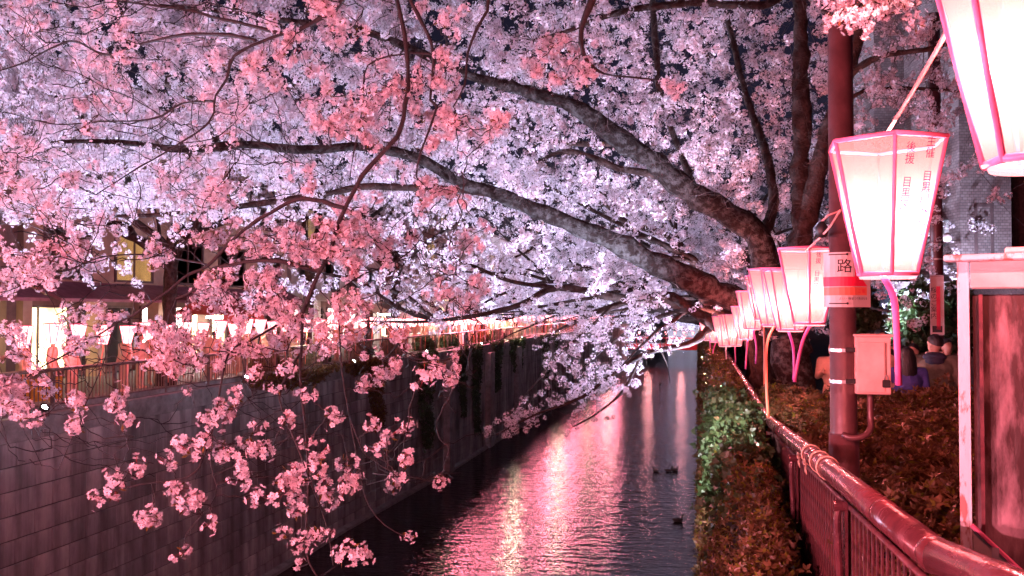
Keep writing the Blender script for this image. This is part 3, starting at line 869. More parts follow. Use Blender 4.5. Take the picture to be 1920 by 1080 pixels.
RG = 'cherry trees on the right bank'; LG = 'cherry trees on the left bank'
right = [(22, P_B, .05, 1.0), (27.5, P_A, -.1, 1.0), (33, P_B, .12, 1.05), (39, P_C, 0, 1.05), (48, P_D, -.1, 1.05), (58, P_C, .1, 1.1), (70, P_D, 0, 1.1), (84, P_C, -.1, 1.15), (100, P_D, .1, 1.2), (120, P_C, 0, 1.25), (142, P_D, 0, 1.35), (168, P_C, 0, 1.4), (195, P_D, .2, 1.5), (230, P_C, 0, 1.7), (270, P_D, 0, 1.9)]
for i, (y, p_, rz, s) in enumerate(right):
    ORD = ['first', 'second', 'third', 'fourth', 'fifth', 'sixth', 'seventh', 'eighth', 'ninth', 'tenth', 'eleventh', 'twelfth', 'thirteenth', 'fourteenth', 'fifteenth', 'sixteenth']
    lab = 'floodlit white cherry tree just beyond the big limbed tree on the right bank' if i == 0 else ORD[i] + ' floodlit white cherry tree beyond the big limbed tree on the right bank'
    plant(p_, (1.7 + (.012 * y if y > 60 else 0), y, -.36), rz, lab, RG, s)
left = [(15.5, P_E, PI + .15, .95), (24, P_E, PI - .5, .9), (33.5, P_E, PI + .5, .95), (43, P_E, PI, 1.0), (51, P_D, PI + .1, 1.0), (61, P_C, PI - .1, 1.05), (72, P_D, PI, 1.1), (86, P_C, PI + .1, 1.15), (104, P_D, PI, 1.2), (125, P_C, PI, 1.25), (150, P_D, PI, 1.4), (178, P_C, PI, 1.5), (210, P_D, PI, 1.6), (250, P_C, PI, 1.8)]
for i, (y, p_, rz, s) in enumerate(left):
    x = left_x(y) - 1.6
    lab = {1: 'cherry tree on the left bank before the near half of the tan building', 2: 'cherry tree on the left bank before the far half of the tan building', 3: 'cherry tree on the left bank before the pale brightly lit building'}.get(i, ORD[i] + ' white cherry tree of the row receding along the left bank')
    if i == 0: lab = 'cherry tree nearest on the left bank, its crown entering at the left edge'
    plant(p_, (x, y, LB), rz, lab, LG, s)

for k, (x, y, sc_) in enumerate(((-17, 330, 1.9), (-11, 326, 1.8), (-4.5, 327, 1.9), (2.5, 329, 1.9))):
    plant(P_C if k % 2 else P_D, (x, y, -.62), -PI / 2 + k * .5 + PI, ('leftmost', 'second from left', 'third from left', 'rightmost')[k] + ' of four white cherry trees closing the far end of the canal', 'cherry trees at the far end', sc_)
for k, (x, y, sc_) in enumerate(((-13, 312, 1.0), (-8, 309, 1.1), (-3.5, 311, 1.0), (1.0, 313, 1.1))):
    plant(P_D if k % 2 else P_C, (x, y, -7.4), -PI / 2 + k * .7, ('leftmost', 'second from left', 'third from left', 'rightmost')[k] + ' of four low cherry trees at the water line of the far end', 'low cherry trees at the far water line', sc_)
fb = MB(); fb.add([(-40, 306, -7.6), (40, 306, -7.6), (40, 325, -.58), (-40, 325, -.58)], [(0, 1, 2, 3)])
tag(fb.build('ground_slope', M['paving']), 'sloping ground where the canal view ends', None, None, 'structure')
# ---- near tree: pink lit branches hanging into the picture from above
t0 = thing('cherry_tree', 'nearest cherry tree, coral pink lantern-lit branches hanging from above on the left', 'tree', (2.7, -2.2, 0.05), 0, None)
T0O = np.array([2.7, -2.2, 0.05, 0])
Zn = 5.6
def q(rows, z=Zn, r0=.03, r1=.008):
    n = len(rows); r0 *= .5; r1 *= .7
    return [(*at(a[0], a[1], a[2] if len(a) > 2 else z), r0 + (r1 - r0) * i / (n - 1)) for i, a in enumerate(rows)]
fork = at(700, -160, 5.4)
T0_LIMBS = [
 ('trunk', [(2.7, -2.2, -.05, .32), (2.66, -2.1, 1.0, .26), (2.5, -1.8, 2.4, .22), (2.2, -1.1, 3.9, .18), (1.5, .6, 5.0, .14), (.4, 2.6, 5.3, .11), (-.8, 4.2, 5.1, .09), (*fork, .075)]),
 ('branch', q([(700, -160, 5.4), (860, -60, 5.5), (917, 0), (893, 57), (877, 100), (870, 160), (850, 200)], r0=.03)),
 ('branch', q([(700, -160, 5.4), (760, -20), (800, 60), (813, 103), (808, 187), (820, 200), (790, 285), (780, 330)], r0=.03)),
 ('branch', q([(813, 103), (773, 100), (690, 123), (680, 200), (660, 307), (655, 340)], r0=.014, r1=.005)),
 ('branch', q([(700, -160, 5.4), (745, 0), (765, 130), (753, 237), (720, 283), (677, 333), (645, 390), (623, 457), (600, 513), (580, 560), (567, 587)], r0=.03, r1=.022)),
 ('branch', q([(567, 587, 5.6), (566, 650, 5.4), (563, 693, 5.3), (567, 753, 5.2), (578, 893, 5), (573, 1030, 4.9), (597, 1085, 4.9)], r0=.022, r1=.006)),
 ('branch', q([(565, 660, 5.4), (540, 700, 5.2), (523, 747, 5.1), (550, 820, 5), (580, 900, 4.9), (610, 980, 4.9), (625, 1060, 4.8)], r0=.013, r1=.004)),
 ('branch', q([(600, 508, 5.6), (540, 492, 5.6), (477, 490, 5.7), (430, 497, 5.8), (400, 503, 5.9), (370, 540, 6.0), (330, 560, 6.1)], r0=.032, r1=.01)),
 ('branch', q([(645, 390, 5.6), (570, 372, 5.7), (507, 397, 5.8), (443, 443, 5.9), (390, 497, 6), (350, 515, 6.1), (300, 557, 6.2), (250, 590, 6.3), (217, 607, 6.4), (150, 650, 6.5), (60, 700, 6.6), (0, 770, 6.7)], r0=.03, r1=.008)),
 ('branch', q([(700, -160, 5.4), (640, 0, 6), (600, 35, 6.1), (540, 62, 6.2), (480, 50, 6.3), (410, 35, 6.4), (360, 20, 6.5), (270, 8, 6.6), (150, -10, 6.8)], r0=.04, r1=.012)),
 ('branch', q([(540, 62, 6.2), (490, 78, 6.2), (440, 105, 6.3), (425, 150, 6.3), (405, 180, 6.3), (392, 230, 6.3), (310, 285, 6.5), (250, 320, 6.7), (180, 365, 6.9)], r0=.026, r1=.006)),
 ('branch', q([(480, 76, 6.2), (380, 62, 6.4), (280, 78, 6.6), (200, 102, 6.8), (130, 78, 7), (40, 120, 7.2), (-30, 140, 7.3)], r0=.03, r1=.008)),
 ('branch', q([(400, 190, 6.3), (340, 195, 6.5), (290, 222, 6.6), (200, 228, 6.8), (100, 232, 7), (10, 210, 7.2)], r0=.02, r1=.006)),
 ('branch', q([(567, 587, 5.6), (520, 610, 5.5), (470, 640, 5.4), (430, 660, 5.3), (412, 740, 5.2), (400, 800, 5.1), (372, 880, 5), (330, 900, 5), (260, 908, 5), (190, 930, 5)], r0=.018, r1=.004)),
 ('branch', q([(400, 800, 5.1), (395, 870, 5), (405, 930, 4.9), (350, 1000, 4.9), (347, 1030, 4.9)], r0=.006, r1=.003)),
 ('branch', q([(600, 545, 5.6), (633, 590, 5.5), (640, 690, 5.3), (660, 800, 5.2), (678, 905, 5.1), (692, 950, 5), (722, 985, 5), (758, 1005, 5)], r0=.010, r1=.0035)),
 ('branch', q([(655, 780, 5.2), (680, 845, 5.1), (700, 862, 5.1), (735, 885, 5), (812, 903, 5)], r0=.006, r1=.003)),
 ('branch', q([(633, 547, 5.5), (680, 515, 5.6), (720, 500, 5.8), (770, 470, 6), (800, 430, 6.2)], r0=.012, r1=.004)),
 ('branch', q([(217, 607, 6.4), (190, 690, 6.2), (160, 760, 6), (140, 810, 5.9), (110, 880, 5.8)], r0=.009, r1=.003)),
 ('branch', q([(390, 497, 6), (300, 480, 6.3), (200, 480, 6.5), (110, 510, 6.7), (20, 500, 6.9), (-40, 520, 7)], r0=.016, r1=.005)),
 ('branch', [(2.2, -1.1, 3.9, .10), (1.9, 1.2, 4.1, .07), (*at(1700, -120, 3.9), .05), (*at(1630, -20, 4.1), .03), (*at(1590, 30, 4.2), .015), (*at(1540, 20, 4.4), .006)]),
 ('branch', [(1.5, .6, 5.0, .08), (*at(1150, -200, 5.6), .05), (*at(1130, -60, 5.9), .035), (*at(1090, 60, 6), .02), (*at(1120, 130, 6.1), .012), (*at(1230, 150, 6.2), .005)]),
]
T0_SK = []
for i, (nm, pts) in enumerate(T0_LIMBS):
    L = limb(pts, .09, 1.5, 300 + i); T0_SK.append(L)
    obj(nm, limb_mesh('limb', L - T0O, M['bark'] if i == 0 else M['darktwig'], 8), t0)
sk0 = np.vstack(T0_SK)
HANG = [(175,930),(215,915),(217,890),(258,880),(318,868),(320,917),(285,960),(275,980),(345,945),(370,945),(395,978),(347,1033),(340,830),(383,828),(362,850),(412,848),(432,850),(455,880),(455,902),(478,800),(452,830),(475,840),(500,845),(480,930),(545,890),(540,910),(550,935),(555,960),(580,830),(590,860),(600,880),(607,915),(612,940),(640,870),(525,1000),(557,1022),(615,1000),(560,1060),(138,800),(150,770),(140,750),(210,760),(230,785),(225,745),(5,765),(65,785),(385,785),(410,760),(420,775),(440,745),(535,790),(580,740),(625,780),(700,795),(725,820),(712,840),(765,798),(762,860),(735,910),(745,895),(822,905),(768,1005),(655,1030),(685,1045),(640,1040),(797,702),(475,705),(520,730),(540,690),(480,690),(620,775),(665,895),(650,910),(560,905),(530,905),(575,880),(330,915),(290,975),(265,970),(365,935),(350,950),(590,1000),(600,1005),(460,890),(450,870)]
r = np.random.default_rng(77)
REG = [(0, 520, 0, 430, 170, 6.2, 9.0), (470, 920, 0, 300, 110, 5.3, 7.2), (880, 1260, 95, 200, 26, 5.8, 6.6), (390, 700, 420, 630, 84, 5.2, 6.8), (560, 850, 300, 420, 14, 5.6, 6.6), (0, 420, 450, 690, 78, 5.7, 7.6), (220, 640, 600, 690, 42, 5.0, 6.2), (0, 230, 640, 790, 26, 5.8, 6.6), (660, 900, 420, 620, 16, 5.6, 6.6), (1570, 1750, -70, 50, 30, 4.0, 5.0), (640, 830, 620, 720, 10, 5.1, 5.6)]
TG = []
for (x0, x1, y0, y1, n, za, zb) in REG:
    cx, cy_ = r.uniform(x0, x1, max(4, n // 5)), r.uniform(y0, y1, max(4, n // 5))   # twig ends bunch together
    for _ in range(n):
        k = r.integers(len(cx))
        x = float(np.clip(cx[k] + r.normal(0, 24), x0 - 30, x1 + 20)); y = float(cy_[k] + r.normal(0, 17)); z = r.uniform(za, zb)
        TG.append(at(x, y, z))
NH = len(HANG)
TGA = np.array([tuple(at(x, y, r.uniform(4.75, 5.15))) for x, y in HANG] + [tuple(p) for p in TG])
NB = 420          # bare twigs between the sprays
BARE = np.array([tuple(at(r.uniform(-20, 900), r.uniform(-20, 700) if k % 3 else r.uniform(700, 1000) * .9, r.uniform(5.0, 7.5))) for k in range(NB)])
P, R = grow(sk0, np.vstack([TGA, BARE]), 6, 7, .16, .010, 310, -.25)
fin = np.sort(np.array([np.argmin(np.linalg.norm(P[:, -1] - t_, axis=1)) for t_ in TGA]))
isb = np.ones(len(P), bool); isb[fin] = False
P = np.vstack([P[[int(np.argmin(np.linalg.norm(P[:, -1] - t_, axis=1))) for t_ in TGA]], P[isb]]); R = np.vstack([R[fin], R[isb]])
R = np.maximum(R * .9, .0033)
V, F = tube_arrays(P - T0O[:3], R, 4)
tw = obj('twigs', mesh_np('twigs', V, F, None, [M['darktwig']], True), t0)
P = P[:len(TGA)]; tw['kind'] = 'stuff'
tips = P[:, -1]
extra = along(P[NH:], .42, .5, 311, .03)
CL = np.vstack([tips, tips[NH:] + r.normal(0, .05, (len(tips) - NH, 3)), extra])
SC = r.uniform(.62, 1.0, len(CL)); SC[:NH] *= 1.18; SC[NH:] *= .92
dist = np.linalg.norm(CL - np.array(CAM_LOC), axis=1)
inv = CAM_R.transposed()
def vis(p):
    v = inv @ (Vector(p) - CAM_LOC)
    x, y = v.x / -v.z * FPX, v.y / -v.z * FPX
    return v.z < 0 and abs(x) < 960 and abs(y) < 540
order = sorted(range(len(CL)), key=lambda i: (0 if vis(CL[i]) else 1, dist[i] / SC[i]))
hm = hero
for i in order[:300]:
    o = bpy.data.objects.new('blossom_cluster', hm[RND.randrange(6)]); COL.objects.link(o); reg(o, t0)
    o.location = CL[i] - T0O[:3]; o.rotation_euler = (RND.uniform(0, 6.3), RND.uniform(0, 6.3), RND.uniform(0, 6.3)); s = SC[i]; o.scale = (s, s, s)
ii = np.array(order[300:])
scatter('blossom', CL[ii] - T0O[:3], SC[ii], G_HERO, 6, t0)

# ---- branch from further trees drooping to the water at mid picture
t2 = thing('cherry_tree', 'cherry tree behind the paper lanterns, one long branch drooping to the water', 'tree', (1.45, 18.6, -.36), 0, RG)
T2O = np.array([1.45, 18.6, -.36, 0])
T2_L = [
 ('trunk', [(1.45, 18.6, -.45, .28), (1.3, 18.6, .6, .24), (1.0, 18.6, 1.4, .2), (*at(1330, 600, 18.60), 0.149), (*at(1262, 556, 18.72), 0.103), (*at(1200, 560, 18.84), 0.086), (*at(1120, 584, 19.08), 0.057), (*at(1060, 612, 19.20), 0.034), (*at(1010, 640, 19.44), 0.014)]),
 ('branch', PXL([(1330, 615, 15.5, .08), (1290, 645, 15.4, .06), (1215, 662, 15.2, .05), (1150, 700, 15, .04), (1090, 745, 14.8, .03), (1010, 775, 14.7, .02), (930, 815, 14.6, .01)], 1.2)),
 ('branch', PXL([(1200, 670, 15.2, .03), (1170, 730, 15, .025), (1120, 775, 14.9, .018), (1075, 800, 14.8, .01)], 1.2)),
 ('branch', PXL([(1150, 572, 15.8, .04), (1100, 620, 15.8, .03), (1050, 660, 15.8, .025), (1020, 700, 15.7, .015), (985, 740, 15.6, .008)], 1.2)),
 ('branch', PXL([(1290, 580, 15.5, .05), (1220, 600, 16, .035), (1150, 640, 16.4, .025), (1090, 690, 16.6, .012)], 1.2)),
]
SK2 = []
for i, (nm, pts) in enumerate(T2_L):
    L = limb(pts, .2, .5, 500 + i); SK2.append(L); obj(nm, limb_mesh('limb', L - T2O, M['bark'], 9), t2)
sk2 = np.vstack(SK2)
r = np.random.default_rng(78); tg = []
for (x0, y0, x1, y1, sp_, n) in ((1260, 625, 1040, 680, 36, 170), (1180, 690, 930, 810, 24, 190), (1180, 600, 1030, 650, 30, 110), (1180, 700, 1060, 800, 18, 40)):
    for _ in range(n):
        t = r.uniform(); tg.append(tuple(at(x0 + (x1 - x0) * t + r.normal(0, sp_), y0 + (y1 - y0) * t + r.normal(0, sp_ * .7), r.uniform(17.2, 19.6))))
crown(t2, sk2, np.array(tg), T2O, .12, (.8, 1.3), G_MID, 3, 4, 520, .012)

# ------------------------------------------------------------------ bonbori lanterns
TXT = {}
def text_mesh(body, size, name='lettering', mat=None):
    cu = bpy.data.curves.new('t', 'FONT'); cu.body = body; cu.size = size; cu.align_x = 'CENTER'; cu.align_y = 'CENTER'; cu.resolution_u = 2
    o = bpy.data.objects.new('t', cu); COL.objects.link(o)
    dg = bpy.context.evaluated_depsgraph_get(); dg.update()
    me = bpy.data.meshes.new_from_object(o.evaluated_get(dg)); me.name = name
    bpy.data.objects.remove(o); bpy.data.curves.remove(cu)
    me.materials.clear(); me.materials.append(mat or M['ink'])
    return me

LH, LRT, LRB = 0.60, 0.262, 0.128
def hexp(r_, z, k, ph=0.0): return Vector((r_ * math.cos(ph + k * PI / 3), r_ * math.sin(ph + k * PI / 3), z))
panel_me = []
for k in range(6):
    a, b_, c, d = hexp(LRB, 0, k), hexp(LRB, 0, k + 1), hexp(LRT, LH, k + 1), hexp(LRT, LH, k)
    panel_me.append(MB().add([a, b_, c, d], [(0, 1, 2, 3)]).mesh('paper_panel', M['paperglow']))
fm = MB()
for k in range(6):
    fm.tube([hexp(LRB + .004, -.005, k), hexp(LRT + .004, LH + .005, k)], .009, 6)
    fm.tube([hexp(LRB + .004, 0, k), hexp(LRB + .004, 0, k + 1)], .011, 6)
    fm.tube([hexp(LRT + .004, LH, k), hexp(LRT + .004, LH, k + 1)], .0115, 6)
frame_me = fm.mesh('frame', M['pinkframe'], smooth=True)
dm = MB(); dm.lathe((0, 0, -.022), [(.001, 0), (LRB * .93, 0), (LRB * .96, .010), (.001, .012)], 28)
disc_me = dm.mesh('base_disc', M['whitepaint'], smooth=False)
base_glow = paper_mat('base_diffuser', 1.2, (1, .7, .7), .85)
disc_me.materials.clear(); disc_me.materials.append(base_glow)
bulb_me = MB().ell((0, 0, .20), (.035, .035, .05)).mesh('bulb', M['bulb'], smooth=True)
COLS = ['主催　目黒川みんなのさくら　会', '後援　目黒区']
def column_text(chars, size):
    body = '\n'.join(chars)
    return text_mesh(body, size)
TX1 = column_text('主催　目黒川みんな', .050); TX2 = column_text('後援　目黒区', .050)

def lantern(pos, rz, label, pole_pts, pole_mat, energy, s=1.0, text_face=None, flat=.013, col=LAMP_COL):
    t = thing('paper_lantern', label, 'lantern', pos, rz, 'bonbori lanterns along the right railing')
    t.scale = (s, s, s)
    for k in range(6): obj('paper_panel', panel_me[k], t)
    obj('frame', frame_me, t); obj('base_disc', disc_me, t); obj('bulb', bulb_me, t)
    lamp('lantern_light', 'POINT', (0, 0, .24), energy * LANTERN_GAIN, col, .04, parent=t)
    if text_face is not None:
        k = text_face
        a, b_, c, d = hexp(LRB, 0, k), hexp(LRB, 0, k + 1), hexp(LRT, LH, k + 1), hexp(LRT, LH, k)
        ctr = (a + b_ + c + d) / 4; ux = (b_ - a).normalized(); uy = ((c + d) / 2 - (a + b_) / 2).normalized(); un = ux.cross(uy)
        for (tm, ox, oy) in ((TX1, .055, .075), (TX2, -.045, .12)):
            o = obj('lettering', tm, t)
            p = ctr + ux * ox + uy * oy + un * .004
            o.matrix_local = Matrix((( ux.x, uy.x, un.x, p.x), (ux.y, uy.y, un.y, p.y), (ux.z, uy.z, un.z, p.z), (0, 0, 0, 1)))
    if pole_pts:
        inv_ = (Matrix.Translation(pos) @ Matrix.Rotation(rz, 4, 'Z') @ Matrix.Scale(s, 4)).inverted()
        pts = catmull(np.array([tuple(inv_ @ Vector(p)) for p in pole_pts]), .06)
        mb = MB(); mb.tube([tuple(p) for p in pts], flat / s, 8)
        mb.build('pole', pole_mat, t, smooth=True)
    return t

YAW = math.radians(12.34)
def face_rot(px, deg):   # rotation that shows a vertical edge deg degrees right of the line of sight
    return YAW - math.atan((px - 960) / FPX) - PI / 2 + math.radians(deg)
def down(p, z): return (p[0], p[1], z)
def stem_pts(bc, px, py, Z, zend, lean=0.0):
    e = at(px, py, Z); mid_ = at(px, (py * .5 + bc[1] * .5), Z)
    return e
SPECS = [
 # bottom-centre px, py, depth, size, edge deg, pole path px, material, energy, label
 (1950, 302, 2.25, 1.0, -38, [(1950, 304, 2.25), (1972, 345, 2.27), (1978, 460, 2.28), (1978, 1120, 2.30)], 'pinkpole', 30, 'huge lit paper lantern cut off by the top right corner'),
 (1664, 514, 3.6, .92, 8, [(1656, 518, 3.6), (1676, 560, 3.62), (1682, 640, 3.63), (1685, 722, 3.64)], 'pinkpole', 30, 'big lit paper lantern with magenta lettering beside the maroon pole'),
 (1517, 606, 6.9, 1.0, 2, [(1520, 608, 6.9), (1505, 640, 6.9), (1494, 690, 6.9), (1490, 716, 6.9)], 'pinkpole', 22, 'lettered paper lantern just left of the maroon pole, second largest in the row'),
 (1482, 618, 8.6, 1.0, 18, [(1478, 620, 8.6), (1487, 650, 8.6), (1489, 690, 8.6), (1488, 712, 8.6)], 'purplepole', 18, 'paper lantern half hidden behind the second largest lantern'),
 (1452, 609, 9.2, 1.0, 30, [(1451, 611, 9.1), (1438, 645, 8.8), (1437, 720, 8.62), (1441, 800, 8.55), (1443, 920, 8.5)], 'orangepole', 16, 'paper lantern on an orange strip pole standing outside the railing'),
 (1432, 598, 11.9, 1.0, 10, [(1430, 600, 11.9), (1433, 640, 11.9), (1433, 760, 11.9)], 'orangepole', 14, 'narrow looking paper lantern above the orange pole, higher than its neighbours'),
 (1411, 616, 12.9, .94, 15, [(1412, 618, 12.9), (1418, 650, 12.9), (1417, 682, 12.9)], 'purplepole', 12, 'paper lantern with a violet pole, sixth from the far end of the right row'),
 (1398, 635, 13.5, .85, 20, [(1402, 637, 13.5), (1400, 660, 13.5), (1398, 692, 13.5)], 'pinkpole', 12, 'paper lantern with slanting left edge against the brown trunk'),
 (1378, 647, 16.8, 1.0, 12, [(1378, 649, 16.8), (1379, 675, 16.8), (1377, 693, 16.8)], 'pinkpole', 11, 'small paper lantern overlapping the bright white one near the row end'),
 (1360, 648, 17.6, 1.0, 35, [(1361, 650, 17.6), (1362, 675, 17.6), (1361, 688, 17.6)], 'whitepaint', 11, 'small bright white paper lantern near the far end of the row'),
 (1342, 640, 19.0, 1.0, 5, [(1342, 642, 19), (1336, 670, 19), (1336, 760, 19)], 'pinkpole', 11, 'paper lantern second from the far end of the right row'),
 (1330, 637, 20.6, 1.0, 25, [(1331, 639, 20.6), (1333, 680, 20.6), (1333, 740, 20.6)], 'pinkpole', 10, 'farthest paper lantern of the right row, at the leaf covered edge'),
]
LANTS = []
for i, (px, py, Z, s, dg_, pole, pm, en, lab) in enumerate(SPECS):
    pos = at(px, py, Z)
    pp = [tuple(at(*a)) for a in pole]
    LANTS.append(lantern(pos, face_rot(px, dg_), lab, pp, M[pm], en, s, {1: 0, 2: 0}.get(i), .014))

# added lanterns out of view beside the camera, to light the near sprays
for (x, y, z, lab) in ((-1.9, .3, 1.55, 'added unseen paper lantern just left of the viewpoint, lighting the near sprays'), (-4.2, .3, 1.5, 'second added unseen paper lantern lighting the near sprays'), (-6.6, .3, 1.5, 'third added unseen paper lantern lighting the near sprays'), (-9.2, .3, 1.5, 'fourth added unseen paper lantern lighting the near sprays')):
    lantern(Vector((x, y, z)), .3, lab, [(x, y, z), (x + .02, y, z - .3), (x + .02, y, z - 1.0)], M['pinkpole'], FILL_LAMP * (.45 if x > -3 else 1.1), col=FILL_COL)

# string that links the lanterns
def cord(name, pts, rad, mat, label, group=None):
    mb = MB(); mb.tube([tuple(p) for p in catmull(np.array([tuple(p) for p in pts]), .08)], rad, 7)
    return tag(mb.build(name, mat, None, smooth=True), label, 'cable', group)
cord('lantern_cable', [at(1775, 60, 2.5), at(1755, 95, 2.6), at(1712, 170, 3.0), at(1665, 246, 3.55)], .007, M['cable'], 'pink cable running from the corner lantern to the big lettered lantern')
cord('lantern_cable', [at(1575, 395, 4.9), at(1556, 425, 5.4), at(1535, 448, 6), at(1510, 470, 6.8)], .008, M['cable'], 'pink cable from the maroon pole down to the second largest lantern')
sk_ = thing('cable_socket', 'dark round cable socket hanging at the maroon pole', 'socket', tuple(at(1541, 432, 5.75)))
mb = MB(); mb.lathe((0, 0, 0), [(.002, -.05), (.03, -.045), (.042, -.015), (.042, .02), (.025, .045), (.012, .06), (.002, .062)], 14)
mb.build('socket_body', M['darkmetal'], sk_, smooth=True)
mb = MB(); mb.tube([(0, 0, .06), (.04, -.02, .10), (.10, -.05, .12)], .007, 6); mb.build('hook', M['cable'], sk_, smooth=True)

# ------------------------------------------------------------------ right railing
def rail_z(y): return float(np.interp(y, [2.84, 9.3, 60], [1.15, .75, .75]))
RX = 0.70
fence = thing('railing', 'glossy maroon metal railing in front of the hedge on the right', 'railing', (RX, 2.84, 0.05))
FO = (RX, 2.84, 0.05)
ys = [2.84, 4.4, 6.4, 8.2, 9.3, 12, 20, 40, 60]
mb = MB(); mb.tube([(RX, y, rail_z(y)) for y in ys], .056, 20); mb.build('top_rail', M['rail'], fence, FO, smooth=True)
mb = MB(); mb.tube([(RX, 2.84, 1.15), (.84, 2.51, 1.15), (1.12, 1.85, 1.15)], .056, 20); mb.build('corner_rail', M['rail'], fence, FO, smooth=True)
mb = MB(); mb.ell((RX, 2.84, 1.15), (.0585, .0585, .0585), 18, 12); mb.build('elbow', M['rail'], fence, FO, smooth=True)
for y in (3.55, 5.6, 7.7, 9.8):
    mb = MB(); mb.tube([(RX, y - .012, rail_z(y)), (RX, y + .012, rail_z(y))], .0585, 20); mb.build('rail_joint', M['rail'], fence, FO, smooth=True)
mb = MB(); mb.tube([(RX, y, rail_z(y) - .10) for y in ys], .014, 8); mb.build('upper_bar', M['railbar'], fence, FO, smooth=True)
mb = MB(); mb.tube([(RX, y, rail_z(y) - 1.0) for y in ys], .018, 8); mb.build('lower_bar', M['railbar'], fence, FO, smooth=True)
bal_me = MB().box((0, 0, -.55), (.008, .028, .9)).mesh('baluster', M['railbar'])
y = 2.95
while y < 14:
    o = bpy.data.objects.new('baluster', bal_me); COL.objects.link(o); reg(o, fence)
    o.location = (0, y - FO[1], rail_z(y) - FO[2]); y += .095
for y in (4.34, 6.43, 8.53, 10.6, 12.7):
    z = rail_z(y)
    mb = MB()
    mb.tube([(RX - .045, y, z - 1.15), (RX - .05, y, z - .4), (RX - .06, y, z - .16), (RX - .05, y, z - .10)], .017, 8)
    mb.tube([(RX - .075, y, z - .095), (RX - .015, y, z - .095)], .026, 12)
    mb.box((RX - .02, y + .02, z - .62), (.012, .075, 1.05))
    mb.build('post', M['rail'], fence, FO, smooth=False)
mb = MB()
for k in range(7):
    q_ = k / 6
    mb.box((RX + .05 + .36 * q_, 2.72 - .85 * q_, .6), (.008, .028, .9))
mb.build('corner_bars', M['railbar'], fence, FO)
# twine bows on the rail
tb = thing('twine_bow', 'pale twine tied in two small bows round the maroon handrail', 'twine', (RX, 5.55, rail_z(5.55)))
TBO = (RX, 5.55, rail_z(5.55))
for j, y in enumerate((5.05, 5.35, 5.75)):
    mb = MB()
    for w_ in range(2):
        z = rail_z(y)
        mb.tube([(RX + .062 * math.cos(a), y + w_ * .015 + .02 * math.sin(a), z + .062 * math.sin(a)) for a in np.linspace(0, 2 * PI, 17)], .0045, 5)
    mb.build('loop', M['twine'], tb, TBO, smooth=True)
for y in (5.45, 5.8):
    z = rail_z(y); c = Vector((RX - .068, y, z - .02)); mb = MB()
    for s_ in (-1, 1):
        mb.tube([c, c + Vector((-.01, s_ * .03, .025)), c + Vector((-.012, s_ * .055, .01)), c + Vector((-.01, s_ * .03, -.012)), c], .004, 5)
        mb.tube([c, c + Vector((-.008, s_ * .02, -.03)), c + Vector((-.004, s_ * .035, -.06))], .004, 5)
    mb.build('bow', M['twine'], tb, TBO, smooth=True)
cord('tie_wire', [at(1438, 800, 8.5), at(1475, 797, 8.3), at(1490, 800, 8.1)], .004, M['darkmetal'], 'thin wire tying the orange pole to the railing')
cord('tie_wire', [at(1440, 890, 8.4), at(1470, 893, 7.6), at(1512, 894, 6.0)], .004, M['darkmetal'], 'thin wire running from the foot of the orange pole to the railing bars')

# ------------------------------------------------------------------ maroon pole with sign, straps and box
pb = at(1583, 900, 5.8)
PX, PY = pb.x, pb.y
pole = thing('utility_pole', 'thick maroon pole rising from the hedge beside the control box', 'pole', (PX, PY, street_z(PY)))
mb = MB(); mb.tube([(PX, PY, street_z(PY)), (PX, PY, 1.05)], .098, 24); mb.build('pole_base', M['polepaint'], pole, (PX, PY, street_z(PY)), smooth=True)
mb = MB(); mb.tube([(PX, PY, 1.05), (PX, PY, 1.07), (PX, PY, 5.5)], [.096, .088, .076], 24); mb.build('pole_shaft', M['polepaint'], pole, (PX, PY, street_z(PY)), smooth=True)
for py in (657, 716):
    z = at(1578, py, 5.75).z
    mb = MB(); mb.tube([(PX, PY, z - .011), (PX, PY, z + .011)], .094, 24)
    mb.box((PX + .11, PY - .03, z), (.06, .03, .035))
    mb.build('steel_strap', M['steel'], pole, (PX, PY, street_z(PY)))
cz = at(1580, 812, 5.8).z
mb = MB(); mb.tube([tuple(p) for p in catmull(np.array([(PX - .02, PY - .09, cz), (PX + .03, PY - .12, cz - .015), (PX + .11, PY - .12, cz), (PX + .155, PY - .09, cz + .05), (PX + .16, PY - .06, cz + .12), (PX + .16, PY - .06, cz + .27)]), .03)], .021, 10)
mb.build('conduit', M['polepaint'], pole, (PX, PY, street_z(PY)), smooth=True)
# control box
bc = at(1634, 684, 5.72)
bx = thing('control_box', 'pink lit steel control box with padlock strapped to the maroon pole', 'electric box', tuple(bc), YAW - math.atan((1634 - 960) / FPX) + .18)
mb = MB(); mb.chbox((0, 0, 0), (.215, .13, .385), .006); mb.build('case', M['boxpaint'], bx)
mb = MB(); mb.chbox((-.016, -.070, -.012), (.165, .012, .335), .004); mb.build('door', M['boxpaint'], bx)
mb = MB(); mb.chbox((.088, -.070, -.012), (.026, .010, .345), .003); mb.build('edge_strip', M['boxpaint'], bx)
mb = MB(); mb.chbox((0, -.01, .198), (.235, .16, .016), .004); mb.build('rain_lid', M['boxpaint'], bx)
mb = MB(); mb.chbox((.075, -.088, -.118), (.048, .02, .05), .005)
pk = mb.build('padlock', M['darkmetal'], bx)
mb = MB(); mb.tube([(.064, -.088, -.10), (.064, -.088, -.075), (.07, -.088, -.064), (.08, -.088, -.064), (.086, -.088, -.075), (.086, -.088, -.10)], .004, 6); mb.build('shackle', M['steel'], pk, smooth=True)
mb = MB(); mb.tube([(.075, -.08, .15), (.075, -.08, -.06)], .003, 5); mb.build('latch_rod', M['darkmetal'], bx)
for z in (.10, -.11):
    mb = MB(); mb.chbox((-.135, -.02, z), (.07, .05, .03), .004); mb.build('clamp', M['darkmetal'], bx)
